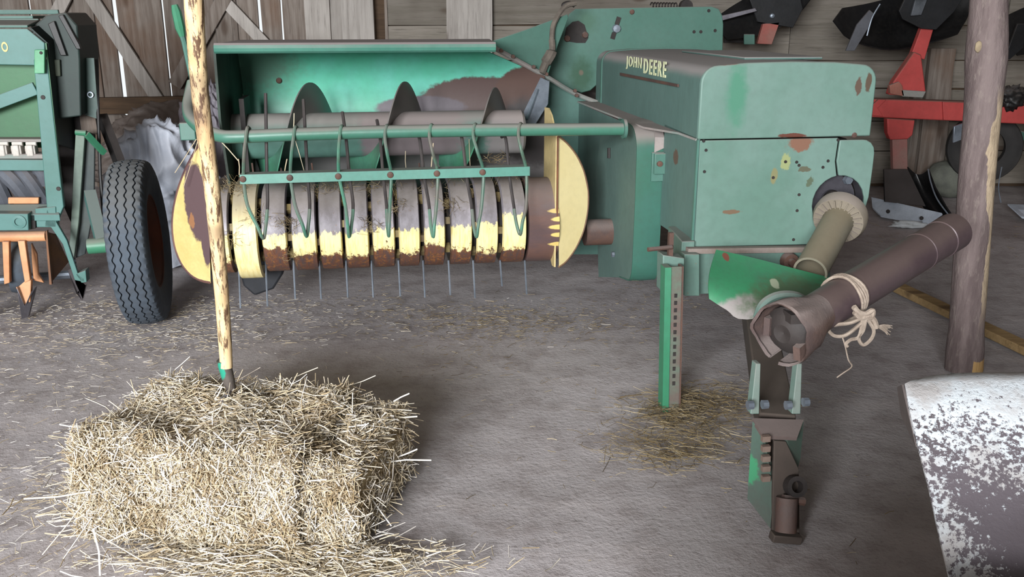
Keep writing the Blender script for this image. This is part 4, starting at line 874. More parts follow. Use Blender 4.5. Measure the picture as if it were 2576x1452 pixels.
# second raised bottom seen over the hood
pl([(1905, 110), (1920, 60), (1962, 55), (1942, 112)], PYY + .4, .05, paint('dusty_red_leg', '8e6258', '9a5048', 5, .7, dust=.4), 'upper_leg')
mould([[(1780, 60, 6.9), (1850, 10, 6.95), (1950, -40, 7), (2060, -70, 6.95)], [(1800, 70, 6.88), (1880, 40, 6.93), (1960, 15, 6.95), (2045, -10, 6.9)], [(1830, 100, 6.88), (1900, 90, 6.9), (1960, 70, 6.9), (2020, 20, 6.88)]], MBD, 'raised_mouldboard')
pl2([(1880, -20, 6.85), (2010, -20, 6.85), (2020, 22, 6.85), (1995, 70, 6.85), (1945, 62, 6.85), (1905, 55, 6.85)], BLK, 'raised_frog')
pp('frog_bolt', MB().lathe([(0, 0), (0, .018), (.015, .015), (.018, 0)], W.R(1942, 40, Y=6.845), (0, -1, 0), 12), GALV)
pl2([(1790, 45, 6.8), (1900, 20, 6.8), (1905, 28, 6.8), (1795, 58, 6.8)], STEEL, 'mouldboard_stay')
pl([(1822, 60), (1900, 60), (1880, 108), (1822, 108)], 7.1, .04, DARK, 'support_plate')
pl([(1872, 86), (1899, 86), (1899, 112), (1872, 112)], 6.6, .02, GR, 'square_tab')
# third unit beyond the post
mould([[(2530, 40, 6.5), (2600, 10, 6.5), (2680, -10, 6.5)], [(2528, 90, 6.48), (2600, 80, 6.5), (2680, 60, 6.5)], [(2560, 140, 6.45), (2610, 130, 6.45), (2680, 110, 6.45)]], MBD, 'raised_mouldboard')
pl2([(2560, 60, 6.4), (2580, 60, 6.4), (2575, 120, 6.38), (2540, 150, 6.36), (2530, 140, 6.36)], BLK, 'mouldboard_stay')
pl([(2400, 318), (2424, 310), (2420, 352), (2398, 360)], 6.3, .02, GALV, 'bright_wedge')
s_ = [W.R(u, v, Z=z) for u, v, z in ((2535, 518, .06), (2680, 524, .06), (2680, 570, .012), (2570, 550, .012))]
pp('share', MB().plate(s_, (0, .015, .012)), SHR, bevel=.003)
pl2([(2600, 300, 6.5), (2640, 300, 6.5), (2645, 520, 6.35), (2605, 520, 6.35)], RED, 'lower_leg')
pp('depth_wheel', tyre(MB(), W.R(2475, 370, Y=6.9), (.35, .94, 0), .26, .14, .14, 40), DT)
tag(MB().plate([W.R(2495, 312, Y=7.0), W.R(2640, 345, Y=7.0), W.R(2640, 372, Y=7.0), W.R(2495, 332, Y=7.0)], (0, .06, 0)).build('green_pipe_tmp', GR, pw, bevel=.01), None).name = 'beam_cover'
pp('hanging_wire', MB().tube(spline([W.R(2520, 420, Y=6.3), W.R(2512, 470, Y=6.3), W.R(2518, 510, Y=6.3)]), .004, 6), GALV)
# rag on the beam
def blob(name, c, rad, m, seed, amp=.35, freq=3, sub=4, parent=None, org=None, flat=0, ridged=False):
    bm = bmesh.new(); bmesh.ops.create_icosphere(bm, subdivisions=sub, radius=1)
    for v in bm.verts:
        p = Vector(v.co); q = p * freq + Vector((seed, seed * 2, -seed))
        d = noise.fractal(q, 1, 2, 4) if not ridged else (noise.ridged_multi_fractal(q, .9, 2.1, 4, 1, 2) - 1.0) * .55
        v.co = p * (1 + amp * d)
    vs = [Vector((v.co.x * rad[0], v.co.y * rad[1], v.co.z * rad[2])) + Vector(c) for v in bm.verts]
    if flat is not None: vs = [Vector((p.x, p.y, max(p.z, flat))) for p in vs]
    fs = [tuple(x.index for x in f.verts) for f in bm.faces]; bm.free()
    return MB().add(vs, fs).build(name, m, parent, smooth=180, org=org or c)
q = W.R(2545, 246, Y=6.42)
tag(blob('rag', q + Vector((0, .02, .0)), (.10, .06, .075), BLACK, 3, .5, 2.4, flat=None), 'crumpled black rag lying on the red plough beam', 'rag')
q = W.R(2395, 445, Y=7.0); 
tag(blob('stone', Vector((q.x, 7.05, .13)), (.20, .14, .145), paint('stone_grey', '6f7268', '5c5e58', 8, .9, bump=.4), 11, .12, 1.2), 'round grey stone on the floor behind the bark covered post', 'stone')
tag(blob('dark_heap', Vector((2.45, 7.1, .16)), (.28, .2, .26), paint('heap_dark', '2e2a27', '3a3632', 5, .9), 21, .25, 2), 'dark rounded heap beside the wall behind the red plough leg', 'heap')

# ================================================================== LOG POST
BARK = NT('bark'); co = BARK.coord()
n1 = BARK.noise(BARK.scaled(co, (9, 9, 1.4)), 2, 6, .65); n2 = BARK.noise(BARK.scaled(co, (40, 40, 12)), 1.5, 4, .7); n3 = BARK.noise(BARK.scaled(co, (5, 5, 1.6)), 1.6, 5, .6)
c = BARK.mix(BARK.step(n1, .35, .65), hexc('5c504f'), hexc('766967')); c = BARK.mix(BARK.math('MULTIPLY', BARK.step(n2, .5, .72), .5), c, hexc('8a7f78'))
sp = BARK.new('ShaderNodeSeparateXYZ'); BARK.put(sp.inputs[0], co)
LEAN = (W.R(2487, 0, Y=3.46) - Vector((1.80, 3.40, 0))); LEAN = LEAN.x / LEAN.z
side = BARK.math('ADD', BARK.math('MULTIPLY', BARK.math('SUBTRACT', sp.outputs[0], BARK.math('MULTIPLY', sp.outputs[2], LEAN)), 9.0), BARK.math('MULTIPLY', BARK.math('SUBTRACT', n3, .5), 1.6))
hmask = BARK.math('MULTIPLY', BARK.step(sp.outputs[2], .15, .35), BARK.math('SUBTRACT', 1, BARK.step(sp.outputs[2], 1.0, 1.12)))
fc_ = BARK.math('MULTIPLY', BARK.step(side, .10, .14), hmask)
c = BARK.mix(fc_, c, BARK.mix(BARK.step(n2, .4, .7), hexc((172, 154, 130)), hexc((142, 126, 106))))
c = BARK.mix(BARK.math('MULTIPLY', BARK.step(side, .1, .14), BARK.math('SUBTRACT', 1, BARK.step(BARK.math('ADD', sp.outputs[2], BARK.math('MULTIPLY', n3, .06)), .09, .095))), c, hexc('b08f60'))
BARK.bump(BARK.math('ADD', n1, n2), .5, .01); BARKM = BARK.end(c, .9, 0, .2)
base = Vector((1.80, 3.40, 0)); topp = W.R(2487, 0, Y=3.46)
dirv = (topp - base).normalized(); pts, rs = [], []
for k in range(41):
    s_ = k / 40; p = base + dirv * (s_ * 3.42 / dirv.z); p = p + Vector((.014 * noise.noise(Vector((p.z * 1.4, 0, 5))), .014 * noise.noise(Vector((p.z * 1.4, 4, 5))), 0))
    pts.append(p); rs.append(.064 + .004 * noise.noise(Vector((p.z * 3, 8, 1))) + (.006 if k < 2 else 0) + (.007 * math.exp(-((p.z - 1.22) / .1) ** 2)))
mb = MB().tube(pts, rs, 24)
lp = mb.build('log_post', BARKM, smooth=60, org=base); tag(lp, 'upright bark covered log post with peeled light strips', 'post')
blob('bark_knot', W.R(2462, 118, Y=3.40), (.014, .006, .022), paint('knot_tan', '9a8a70', '857660', 9, .9), 4, .2, 2, 2, flat=None, parent=None).name = 'bark_knot'
kn = bpy.data.objects['bark_knot']; kn.parent = lp; kn.location = kn.location - lp.location

# ================================================================== POLE ON THE FLOOR
pa, pb_ = W.R(2190, 690, Z=.02), W.R(2640, 905, Z=.02)
o = MB().bar(pa, pb_, .075, .035).build('floor_batten', wood('batten_wood', '9a7f58', 'b0946a', '806a4c', axis=0, bump=.3), org=(pa + pb_) / 2, bevel=.004, smooth=0)
tag(o, 'long pale wooden batten lying on the floor behind the post', 'batten')
# white scrap of plastic by the share
q = W.R(2290, 572, Z=.0)
tag(blob('plastic_scrap', q + Vector((0, 0, .014)), (.12, .035, .028), paint('scrap_white', 'c2c6c8', 'aeb2b4', 8, .6), 6, .6, 3, 3, flat=.002), 'small crumpled white plastic scrap beside the plough share', 'scrap')

# ================================================================== SACKS BEHIND THE WHEEL
def tarp_mat(name, c1, c2):
    t = NT(name); co = t.coord(); n1 = t.noise(co, 4, 5); n2 = t.noise(co, 40, 3)
    c = t.mix(t.step(n1, .35, .65), hexc(c1), hexc(c2)); t.bump(n1, .5, .03); return t.end(c, .5, 0, .4)
q = W.R(400, 470, Y=5.15)
def sack(name, c, rad, m, seed, amp):
    bm = bmesh.new(); bmesh.ops.create_icosphere(bm, subdivisions=6, radius=1); vs = []
    for v in bm.verts:
        p = Vector(v.co)
        wv = Vector((noise.noise(p * 1.1 + Vector((seed, 0, 0))), noise.noise(p * 1.1 + Vector((0, seed, 0))), noise.noise(p * 1.1 + Vector((0, 0, seed))))) * .9
        g = p * 1.5 + wv
        fold = (1 - abs(noise.noise(Vector((g.x * 2.0 + g.z * .9, g.y * 2, g.z * .55)) + Vector((seed, 3, 1))))) ** 3
        fold2 = (1 - abs(noise.noise(Vector((g.x * 1.4 - g.z * 2.2, g.y * 2, g.z * 1.5)) + Vector((9, seed, 1))))) ** 4
        k = 1 + amp * (fold - .45) + amp * .7 * (fold2 - .4) + .16 * noise.noise(p * 1.3 + Vector((seed, seed, 0)))
        taper = 1 - .22 * max(0, p.z) ** 2 + .10 * max(0, -p.z)
        q_ = Vector((p.x * rad[0] * k * taper, p.y * rad[1] * k, p.z * rad[2] * (1 + (k - 1) * .5))) + c
        vs.append(Vector((q_.x, q_.y, max(q_.z, .003 + .002 * p.x))))
    fs = [tuple(x.index for x in f.verts) for f in bm.faces]; bm.free()
    return MB().add(vs, fs).build(name, m, smooth=180, org=Vector((c.x, c.y, 0)))
tag(sack('plastic_sheet', Vector((-1.96, 5.1, .33)), (.29, .24, .46), tarp_mat('grey_sheet', 'b4bac6', 'c2c6d0'), 2.3, .30), 'crumpled light grey plastic sheet bundle behind the grey wheel', 'plastic sheet')
tag(sack('sack', Vector((-2.5, 6.75, .36)), (.55, .3, .38), tarp_mat('brown_sack', '6c625c', '7c726c'), 7.7, .2), 'dull brown sack lying behind the light grey plastic bundle', 'sack')
tag(sack('sack', Vector((-1.92, 5.9, .50)), (.22, .2, .44), tarp_mat('mauve_sack', '8f8a94', '9c979f'), 5.1, .26), 'greyish mauve sack standing beside the baler guard tube bend', 'sack')

# ================================================================== STRAW
def straw_mat(name, val=1.0):
    t = NT(name); at = t.new('ShaderNodeAttribute'); at.attribute_name = 'straw_tone'
    return t.end(at.outputs['Color'], .6, 0, .35)
STRAW = straw_mat('straw')
PAL = np.array([hexc(h)[:3] for h in ('f2e8cf', 'ecdfc2', 'e2d2ae', 'd8c5a0', 'f6f0e0', 'c8b692', 'b09c78', 'ddd2b8', 'c0b090', 'f0e8d8')])
PALD = np.array([hexc(h)[:3] for h in ('a8946a', '8d7850', '7a6644', 'bfae88', '6a5a40', '998660')])
def straws(name, P, DIR, L, R_, parent=None, pal=PAL, org=(0, 0, 0), bend=.12, kind='stuff', tint=None):
    """many straws as one mesh: each a bent three-sided stalk with two joints"""
    n = len(P); DIR = DIR / np.linalg.norm(DIR, axis=1, keepdims=True)
    ref = rng.normal(size=(n, 3)); A = np.cross(DIR, ref); A /= np.linalg.norm(A, axis=1, keepdims=True); Bv = np.cross(DIR, A)
    bd = A * (rng.normal(size=(n, 1)) * bend * L[:, None])
    ctr = [P - DIR * L[:, None] / 2, P + bd, P + DIR * L[:, None] / 2]
    V = np.zeros((n, 9, 3))
    for k in range(3):
        for j in range(3):
            a = 2 * PI * j / 3; V[:, k * 3 + j] = ctr[k] + (A * math.cos(a) + Bv * math.sin(a) * .75) * R_[:, None]
    V -= np.array(org)
    q = np.array([[k * 3 + j, k * 3 + (j + 1) % 3, (k + 1) * 3 + (j + 1) % 3, (k + 1) * 3 + j] for k in range(2) for j in range(3)])
    Fq = (q[None] + (np.arange(n) * 9)[:, None, None]).reshape(-1, 4)
    me = bpy.data.meshes.new(name); me.vertices.add(n * 9); me.vertices.foreach_set('co', V.reshape(-1))
    nf = len(Fq); me.loops.add(nf * 4); me.loops.foreach_set('vertex_index', Fq.reshape(-1).astype(np.int32))
    me.polygons.add(nf); me.polygons.foreach_set('loop_start', np.arange(0, nf * 4, 4, dtype=np.int32))
    me.update(calc_edges=True)
    ca = me.color_attributes.new('straw_tone', 'FLOAT_COLOR', 'POINT')
    cc = pal[rng.integers(0, len(pal), n)] * rng.uniform(.72, 1.05, (n, 1)) * np.array([.97, .98, 1.06])
    if tint is not None:
        q_ = P * tint; w_ = np.sin(q_[:, 0] * 3.1 + 1.7 * np.sin(q_[:, 1] * 2.3)) * np.sin(q_[:, 1] * 2.7 + q_[:, 2] * 4.1) + .6 * np.sin(q_[:, 0] * 7.9 + q_[:, 2] * 6.1) * np.sin(q_[:, 1] * 6.7)
        k_ = np.clip(w_, -1, 1)[:, None]; cc = cc * (1 - .26 * np.clip(k_, 0, 1) * np.array([.75, 1.0, 1.35])) * (1 + .08 * np.clip(-k_, 0, 1))
    c4 = np.concatenate([cc, np.ones((n, 1))], 1); ca.data.foreach_set('color', np.repeat(c4, 9, axis=0).reshape(-1).astype(np.float32))
    me.materials.append(STRAW); me.validate()
    o = link(name, me, parent); o['kind'] = kind
    if parent is None: o.location = org
    return o
SFR = Frame(-11.6)
Lc, Fc, Rc = Vector((-1.165, 2.215, 0)), Vector((-.435, 2.05, 0)), Vector((-.335, 2.50, 0))
def toS(p): return Vector((p.x * SFR.c + p.y * SFR.s, -p.x * SFR.s + p.y * SFR.c, p.z))
l_, f_, r_ = toS(Lc), toS(Fc), toS(Rc)
bx0, bx1, by0, by1, bh = l_.x, f_.x, f_.y, r_.y + .02, .278
BOx = Vector(((bx0 + bx1) / 2, (by0 + by1) / 2, 0))
bale = thing('straw_bale', 'loose yellow straw bale on the floor with the pitchfork stuck in it', 'straw bale', BOx, SFR)
CORE = paint('straw_core', 'c2ae86', '9a8660', 30, .9, bump=.5, fine=.4)
def lump(name, x0, x1, y0, y1, h, seed):
    n = 22; bm = bmesh.new(); bmesh.ops.create_cube(bm, size=2); bmesh.ops.subdivide_edges(bm, edges=bm.edges, cuts=9, use_grid_fill=True)
    vs = []
    for v in bm.verts:
        p = Vector(v.co); d = p.normalized(); q = p * .88 + d * .12 * 1.3
        q = q * (1 + .06 * noise.fractal(p * 1.7 + Vector((seed, 0, 0)), 1, 2, 3))
        vs.append(Vector(((x0 + x1) / 2 + q.x * (x1 - x0) / 2 * .92, (y0 + y1) / 2 + q.y * (y1 - y0) / 2 * .88, max(.002, h / 2 * .94 + q.z * h / 2 * .92))))
    fs = [tuple(x.index for x in f.verts) for f in bm.faces]; bm.free()
    MB().add(vs, fs).build(name, CORE, bale, smooth=180)
xs_split = bx1 - .13
lump('bale_core', bx0, xs_split, by0, by1, bh, 1); lump('bale_core', xs_split + .012, bx1 + .02, by0 + .06, by1 + .0, bh * .84, 5)
def face_straw(n, x0, x1, y0, y1, h, faces, seed):
    P, Dv = [], []
    for fc_, share, in faces:
        m_ = int(n * share); a, b = rng.uniform(0, 1, m_), rng.uniform(0, 1, m_); e = rng.normal(0, .012, m_) - .006
        if fc_ == 'top':
            rx = np.sin(a * 19 + 3) * .008 + np.sin(b * 11 + 1) * .012 + np.sin(a * 7 + b * 9) * .012
            p = np.stack([x0 + a * (x1 - x0), y0 + b * (y1 - y0), h + e + rx - .06 * np.clip(np.abs(a - .5) * 2 - .8, 0, 1) - .07 * np.clip(np.abs(b - .5) * 2 - .75, 0, 1)], 1)
            d = np.stack([rng.normal(0, 1, m_), rng.normal(0, .8, m_), rng.normal(0, .28, m_)], 1)
        elif fc_ == 'front':
            p = np.stack([x0 + a * (x1 - x0), y0 - e - .010 * np.sin(a * 13) + .02 * b * b - .012, .004 + b * h], 1)
            d = np.stack([rng.normal(0, .75, m_), rng.normal(0, .35, m_), rng.normal(0, 1, m_)], 1)
        elif fc_ == 'right':
            p = np.stack([x1 + e - .03 * b * b, y0 + a * (y1 - y0), .004 + b * h], 1)
            d = np.stack([rng.normal(0, .4, m_), rng.normal(0, .8, m_), rng.normal(0, .9, m_)], 1)
        elif fc_ == 'left':
            p = np.stack([x0 - e + .03 * b * b, y0 + a * (y1 - y0), .004 + b * h], 1)
            d = np.stack([rng.normal(0, .7, m_), rng.normal(0, .8, m_), rng.normal(0, .6, m_)], 1)
        else:
            p = np.stack([x0 + a * (x1 - x0), y1 + e, .004 + b * h], 1)
            d = np.stack([rng.normal(0, 1, m_), rng.normal(0, .35, m_), rng.normal(0, .7, m_)], 1)
        P.append(p); Dv.append(d)
    P, Dv = np.concatenate(P), np.concatenate(Dv); m_ = len(P)
    L = np.clip(rng.gamma(2.2, .018, m_), .012, .15); R_ = rng.uniform(.0009, .0022, m_)
    hz = np.abs(Dv[:, 2]) / np.linalg.norm(Dv, axis=1) * L / 2; P[:, 2] = np.maximum(P[:, 2], hz + .004)
    return P, Dv, L, R_
def world_from_S(P): return P
P, Dv, L, R_ = face_straw(34000, bx0, xs_split + .01, by0, by1, bh, (('top', .36), ('front', .42), ('left', .1), ('right', .06), ('back', .06)), 1)
straws('loose_straw', P, Dv, L, R_, bale, org=BOx, tint=6.0)
P, Dv, L, R_ = face_straw(7500, xs_split + .01, bx1 + .02, by0 + .05, by1, bh * .85, (('top', .3), ('front', .25), ('right', .35), ('back', .1)), 2)
straws('loose_straw', P, Dv, L, R_, bale, org=BOx, pal=PAL[1:], tint=6.0)
# long bright stalks sticking out, measured one by one
LONG = [((218, 1003), (268, 1025), 2.5), ((150, 1068), (250, 1088), 2.28), ((1085, 1158), (955, 1166), 2.35), ((1050, 1048), (985, 1050), 2.45), ((545, 1112), (575, 1132), 2.2), ((440, 930), (478, 897), 2.72), ((60, 1255), (235, 1235), 2.15), ((107, 1395), (215, 1260), 1.98), ((160, 1405), (232, 1300), 1.98), ((252, 1448), (235, 1330), 1.95), ((230, 1335), (360, 1412), 1.95), ((670, 1215), (720, 1315), 2.0), ((1050, 1130), (1000, 1150), 2.4), ((935, 1255), (985, 1335), 2.22), ((270, 1365), (345, 1330), 1.97), ((990, 1010), (1030, 990), 2.5), ((880, 970), (945, 945), 2.6), ((740, 950), (800, 925), 2.7)]
P, Dv, L = [], [], []
for a, b, y in LONG:
    pa, pb_ = W.R(*a, Y=y), W.R(*b, Y=y); pa.z, pb_.z = max(pa.z, .008), max(pb_.z, .008); P.append((pa + pb_) / 2); Dv.append(pb_ - pa); L.append((pb_ - pa).length)
def toSarr(V): return np.array([tuple(toS(Vector(v))) for v in V])
for p_, d_, l_s in zip(toSarr(P), toSarr(Dv), L):
    o = straws('straw_stalk', np.array([p_]), np.array([d_]), np.array([l_s]), np.array([.0028]), bale, org=BOx, bend=.03, pal=PAL[[0, 4, 1]], kind='thing'); del o['kind']
# spread straw at the foot of the bale and litter over the floor
def litter(name, clusters, label, pal=PAL, rmax=.002, lmean=.028, lift=.006):
    P, Dv, L = [], [], []
    for (u, v, su, sv, n, th) in clusters:
        c = W.R(u, v, Z=0); px = rng.normal(c.x, su, n); py = rng.normal(c.y, sv, n)
        a = rng.normal(th, .9, n); l_ = np.clip(rng.gamma(2.2, lmean / 2.2, n), .008, .16)
        P.append(np.stack([px, py, rng.uniform(.001, lift, n)], 1)); Dv.append(np.stack([np.cos(a), np.sin(a), rng.normal(0, .07, n)], 1)); L.append(l_)
    P, Dv, L = np.concatenate(P), np.concatenate(Dv), np.concatenate(L)
    o = straws(name, P, Dv, L, rng.uniform(.0006, rmax, len(L)), pal=pal, bend=.08); return tag(o, label, 'straw')
litter('straw_spill', [(720, 1425, .20, .04, 1500, 0), (420, 1330, .16, .035, 350, 0), (250, 1250, .10, .08, 300, 0), (780, 1440, .13, .06, 1100, .2), (600, 1400, .14, .05, 700, .1)], 'bright straw spilled on the floor along the front of the bale', lift=.045, lmean=.05, rmax=.0024)
litter('straw_litter', [(150, 1220, .16, .22, 420, .1), (80, 1000, .25, .25, 160, 0), (330, 1000, .2, .2, 90, 0), (200, 860, .4, .25, 500, .2), (440, 850, .3, .12, 500, .2), (380, 790, .3, .15, 300, .2), (120, 790, .3, .2, 500, .1), (560, 770, .3, .15, 260, .3), (250, 1400, .25, .1, 200, .2), (820, 800, .5, .2, 300, .1)], 'fine pale straw litter on the floor between wheel and bale', lmean=.022, rmax=.0014)
litter('chaff', [(1230, 800, .25, .1, 500, .2), (1330, 820, .3, .1, 350, .2), (1000, 790, .4, .2, 300, .2), (1250, 850, .2, .1, 160, .5), (1160, 920, .1, .12, 60, .5), (1500, 1000, .5, .4, 90, .3), (1400, 1300, .6, .4, 90, .5), (1650, 760, .3, .2, 200, 0), (2400, 600, .4, .3, 120, .2)], 'thin scatter of dull chaff on the floor in front of the pickup', pal=PALD, lmean=.02, rmax=.0012)
litter('hay_tuft', [(1690, 1050, .09, .07, 420, .3), (1790, 1020, .12, .09, 520, .1), (1700, 1120, .13, .07, 420, -.2), (1660, 1160, .08, .05, 160, -.3)], 'brown hay tufts on the floor around the foot of the stand', pal=PALD, lmean=.05, rmax=.0013, lift=.03)
# wisps caught on the pickup and guard
P, Dv, L = [], [], []
for u, v, y, n in [(560, 470, 3.9, 60), (600, 470, 3.85, 50), (640, 550, 3.77, 40), (585, 600, 3.75, 40), (720, 560, 3.77, 60), (810, 480, 3.88, 90), (870, 480, 3.88, 80), (940, 480, 3.9, 110), (990, 480, 3.9, 60), (935, 560, 3.76, 40), (1070, 480, 3.9, 90), (1150, 480, 3.9, 90), (1230, 470, 3.95, 120), (1300, 470, 3.95, 70), (1250, 400, 4.0, 50), (735, 640, 3.76, 30), (1000, 520, 3.8, 60), (1130, 515, 3.8, 60)]:
    c = Rb(u, v, Y=y); 
    for _ in range(n):
        P.append((c.x + rng.normal(0, .028), c.y + rng.normal(0, .012) - .008, c.z + rng.normal(0, .018))); Dv.append((rng.normal(0, 1), rng.normal(0, .5), rng.normal(0, .8))); L.append(float(np.clip(rng.gamma(2, .018), .01, .1)))
cw = np.array([tuple(B.world(p)) for p in P]); dw = np.array([tuple(B.world(p)) for p in Dv])
tag(straws('straw_wisps', cw, dw, np.array(L), rng.uniform(.0004, .0011, len(L)), pal=PALD, bend=.25), 'dry straw wisps caught between the yellow drum bands', 'straw')
P, Dv, L = [], [], []
for a, b, y in (((494, 350), (440, 435), 3.8), ((500, 345), (462, 470), 3.8), ((545, 345), (600, 405), 3.7), ((740, 285), (738, 330), 3.7), ((742, 350), (765, 430), 3.7), ((715, 440), (722, 400), 3.7), ((600, 400), (602, 440), 3.75), ((1090, 360), (1085, 420), 3.7), ((1180, 350), (1183, 420), 3.75), ((1020, 380), (1022, 430), 3.7)):
    pa, pb_ = B.world(Rb(*a, Y=y)), B.world(Rb(*b, Y=y)); P.append(tuple((pa + pb_) / 2)); Dv.append(tuple(pb_ - pa)); L.append((pb_ - pa).length)
tag(straws('straw_stems', np.array(P), np.array(Dv), np.array(L), np.full(len(L), .0024), pal=PAL[[2, 3, 5]], bend=.03), 'single straw stems hanging from the baler guard tube', 'straw')

# ================================================================== PITCHFORK
FK0, FK1 = W.R(574, 975, Y=2.47), W.R(489, -40, Y=2.30)
fk = thing('pitchfork', 'long light wooden handled pitchfork stuck upright in the straw bale', 'pitchfork', Vector((FK0.x, FK0.y, 0)))
HM = NT('peeled_handle'); co = HM.coord(); n1 = HM.noise(HM.scaled(co, (60, 60, 7)), 1.3, 5, .7); n2 = HM.noise(HM.scaled(co, (20, 20, 3)), 1.2, 4)
c = HM.mix(HM.step(n2, .35, .65), hexc('d9bf94'), hexc('b89a72')); c = HM.mix(HM.step(n1, .50, .58), c, hexc('5f4836')); c = HM.mix(HM.math('MULTIPLY', HM.step(HM.noise(co, 3, 3), .56, .62), .5), c, hexc('5a4538'))
HM.bump(n1, .3, .004); HMM = HM.end(c, .6, 0, .3)
hp = []
top_pt = FK1 + (FK1 - FK0) * .10
lowh = FK0.lerp(FK1, .06)
ctrl = [lowh, W.R(566, 860, Y=2.46), W.R(556, 720, Y=2.44), W.R(534, 480, Y=2.40), W.R(505, 250, Y=2.36), W.R(491, 60, Y=2.32), top_pt]
path = spline(ctrl, 7); nn = len(path)
rs = [.0175 + .0065 * k / (nn - 1) + .0012 * noise.noise(Vector((k * .9, 2, 2))) for k in range(nn)]
MB().tube(path, rs, 14).build('handle', HMM, fk, smooth=60)
s0, s1 = W.R(585, 995, Y=2.475), W.R(562, 905, Y=2.465)
MB().tube([s0, s0.lerp(s1, .4), s1], [.012, .017, .020], 14).build('socket', paint('socket_steel', '6a625c', '514a46', 8, .6, .3, spots=[(W.R(556, 935, Y=2.45), (.012, .06, .03), '2f9a80', .5)], org=Vector((FK0.x, FK0.y, 0)), chips=.03), fk, label='dark steel socket with a patch of green paint')
tb = s0 + Vector((0, 0, .005))
MB().tube(spline([tb, W.R(578, 990, Y=2.44), W.R(565, 1000, Y=2.42), W.R(556, 1020, Y=2.40), W.R(553, 1060, Y=2.40) + Vector((0, .02, -.08))], 5), .007, 8).build('tine', STEEL, fk)
MB().tube(spline([tb, tb + Vector((.03, .01, -.02)), tb + Vector((.05, .02, -.05)), tb + Vector((.05, .02, -.16))], 5), .007, 8).build('tine', STEEL, fk)
MB().tube(spline([tb, tb + Vector((.005, .01, -.03)), tb + Vector((.01, .02, -.2))], 5), .007, 8).build('tine', STEEL, fk)

# ================================================================== TWINE ON THE SHAFT
TW = paint('twine', 'a59688', '8c7d70', 30, .9, bump=.5)
def axis_pt(u, v): # point along the shaft axis next to a measured spot
    best = min((B.R(u, v, Y=2.14 + .48 * k / 60) - (A_ + ad * Ls * k / 60)).length * 1000 + k for k in range(61)); return A_ + ad * Ls * (int(best % 1000) % 61) / 60
cc = min((A_ + ad * Ls * k / 200 for k in range(201)), key=lambda p: abs((B.world(p).x) - B.world(B.R(2125, 735, Y=2.3)).x))
ux = ad.cross(Vector((0, 0, 1))).normalized(); uy = ad.cross(ux).normalized()
mbt = MB()
for k, off in enumerate((-.016, -.008, 0, .008)):
    ring = [cc + ad * (off + .004 * math.sin(3 * t_ + k)) + (ux * math.cos(t_) + uy * math.sin(t_)) * .064 for t_ in [2 * PI * q / 28 for q in range(29)]]
    mbt.tube(ring, .0046, 6, cap=False)
kq = 2.20
def kp(u, v, y=kq): return Rb(u, v, Y=y)
tw = mbt.build('twine', TW, org=cc); tw.location = B.world(cc); tw.rotation_euler = (0, 0, B.a); ORG['twine'] = cc
tag(tw, 'frayed baling twine tied around the brown drive shaft with hanging loops', 'twine')
mbk = MB()
for pth in ([(2148, 772), (2160, 785), (2178, 790), (2195, 782), (2190, 800), (2172, 796)], [(2150, 785), (2165, 800), (2185, 795), (2198, 805), (2205, 825)]): mbk.tube(spline([kp(*q) for q in pth], 5), .008, 7)
mbk.build('twine_knot', TW, tw)
LOOP = [[(2172, 798), (2140, 812), (2098, 818), (2084, 830), (2100, 845), (2130, 842), (2168, 812)], [(2178, 798), (2172, 830), (2160, 850), (2172, 868), (2192, 852), (2198, 830), (2184, 805)], [(2170, 800), (2166, 830), (2158, 850), (2140, 855), (2128, 865), (2132, 872)]]
for q in LOOP: MB().tube(spline([kp(*p) for p in q], 6), .0052, 6).build('twine_loop', TW, tw)
MB().tube(spline([kp(2118, 845), kp(2126, 870), kp(2134, 905), kp(2143, 922), kp(2122, 938), kp(2105, 950)], 4), .0022, 5).build('twine_tail', TW, tw)
f0 = kp(2205, 822); mbf = MB()
for k in range(26):
    e = f0 + Vector((.03 + .02 * random.random(), .01 * random.random() - .005, -.012 + .028 * (random.random() - .5))); mbf.tube(spline([f0, f0.lerp(e, .5) + Vector((0, 0, .006 * random.random())), e], 3), .0011, 4)
fr = mbf.build('frayed_end', TW, tw); fr['kind'] = 'stuff'

# ================================================================== WHITE CRUSTED MUDGUARD (bottom right)
def crust():
    t = NT('flaking_whitewash'); co = t.coord(); n1 = t.noise(co, 9, 6, .68); n2 = t.noise(co, 105, 4, .72); n3 = t.noise(co, 3, 3)
    sp = t.new('ShaderNodeSeparateXYZ'); t.put(sp.inputs[0], co)
    base = t.mix(t.step(n3, .4, .65), hexc('5d565b'), hexc('4c4548'))
    lean = t.math('ADD', sp.outputs[0], t.math('MULTIPLY', sp.outputs[2], .30))
    edge = t.math('MULTIPLY_ADD', lean, -3.6, .30); top = t.math('MULTIPLY_ADD', sp.outputs[2], 4.0, -2.56)
    m_ = t.math('MAXIMUM', t.math('MAXIMUM', edge, top), -.34)
    k_ = t.math('ADD', t.math('ADD', m_, t.math('MULTIPLY', t.math('SUBTRACT', n1, .5), .7)), t.math('MULTIPLY', t.math('SUBTRACT', n2, .5), 1.9))
    wht = t.mix(t.step(n1, .4, .65), hexc('c2c9ce'), hexc('a8a5a4'))
    c = t.mix(t.step(k_, -.02, .16), base, wht); t.bump(t.math('ADD', n1, n2), .35, .006)
    return t.end(c, .8, 0, .3)
GO = Vector((.80, 1.25, 0))
mg = thing('mudguard', 'curved dark metal mudguard crusted with flaking whitewash at the lower right corner', 'mudguard', GO)
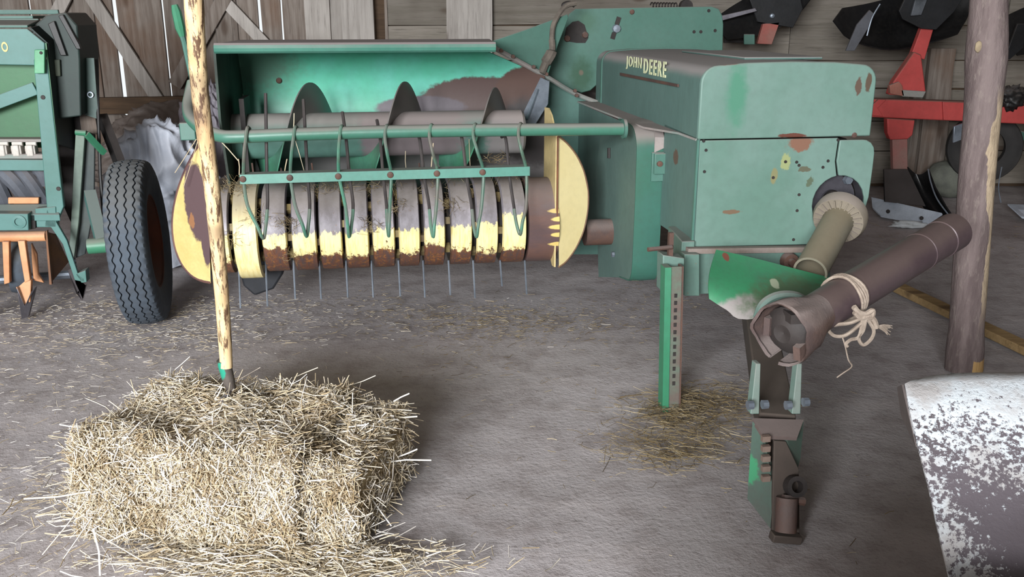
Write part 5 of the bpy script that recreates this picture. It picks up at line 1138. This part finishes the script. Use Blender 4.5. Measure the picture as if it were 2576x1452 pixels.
def row(y, z_off, pts): return [W.R(u, v, Y=y) for u, v in pts]
rws = [[(2300, 972, 1.62), (2420, 952, 1.62), (2760, 948, 1.60)], [(2295, 955, 1.57), (2420, 938, 1.57), (2760, 936, 1.55)], [(2276, 966, 1.50), (2425, 960, 1.50), (2760, 960, 1.48)], [(2290, 1040, 1.44), (2430, 1040, 1.44), (2770, 1040, 1.42)], [(2312, 1130, 1.39), (2450, 1130, 1.38), (2790, 1130, 1.36)], [(2338, 1230, 1.34), (2470, 1230, 1.33), (2800, 1230, 1.30)], [(2362, 1340, 1.29), (2500, 1340, 1.28), (2820, 1340, 1.25)], [(2392, 1470, 1.24), (2530, 1470, 1.23), (2840, 1470, 1.20)], [(2425, 1600, 1.19), (2560, 1600, 1.18), (2860, 1600, 1.15)]]
skin = MB().sheet([spline([W.R(u, v, Y=y) for u, v, y in r], 4) for r in rws], .006)
cg = W.R(2560, 1180, Y=1.35)
_o = skin.build('guard_skin', crust(), mg, smooth=70)
lip_ = [W.R(u, v, Y=y) for u, v, y in ((2274, 968, 1.50), (2290, 1040, 1.445), (2310, 1125, 1.40))]
back = [W.R(u, v, Y=y) for u, v, y in ((2304, 1115, 1.47), (2272, 1045, 1.52), (2262, 975, 1.56))]
MB().plate(lip_ + back, (-.004, 0, 0)).build('guard_lip', paint('lip_brown', '6f6663', '5c5452', 6, .7, .2), mg)
g0 = W.R(2700, 1300, Y=1.45)
MB().box((1.01, .60, .385), (1.78, .56, .61)).box((1.01, .10, .45), (1.78, .62, .80)).box((.5, .55, .05), (.12, .3, .10)).box((1.5, .55, .05), (.12, .3, .10)).box((.5, .1, .05), (.12, .3, .10)).box((1.5, .1, .05), (.12, .3, .10)).build('shade_blocker', DARK, mg, bevel=.02)  # unseen boxes added below the view to shade the floor at right
MB().bar(Vector((g0.x, 1.55, 0)), Vector((g0.x, 1.55, .55)), .05, .05).bar(Vector((g0.x, 1.55, .5)), W.R(2700, 1250, Y=1.34), .04, .04).build('guard_strut', DARK, mg)
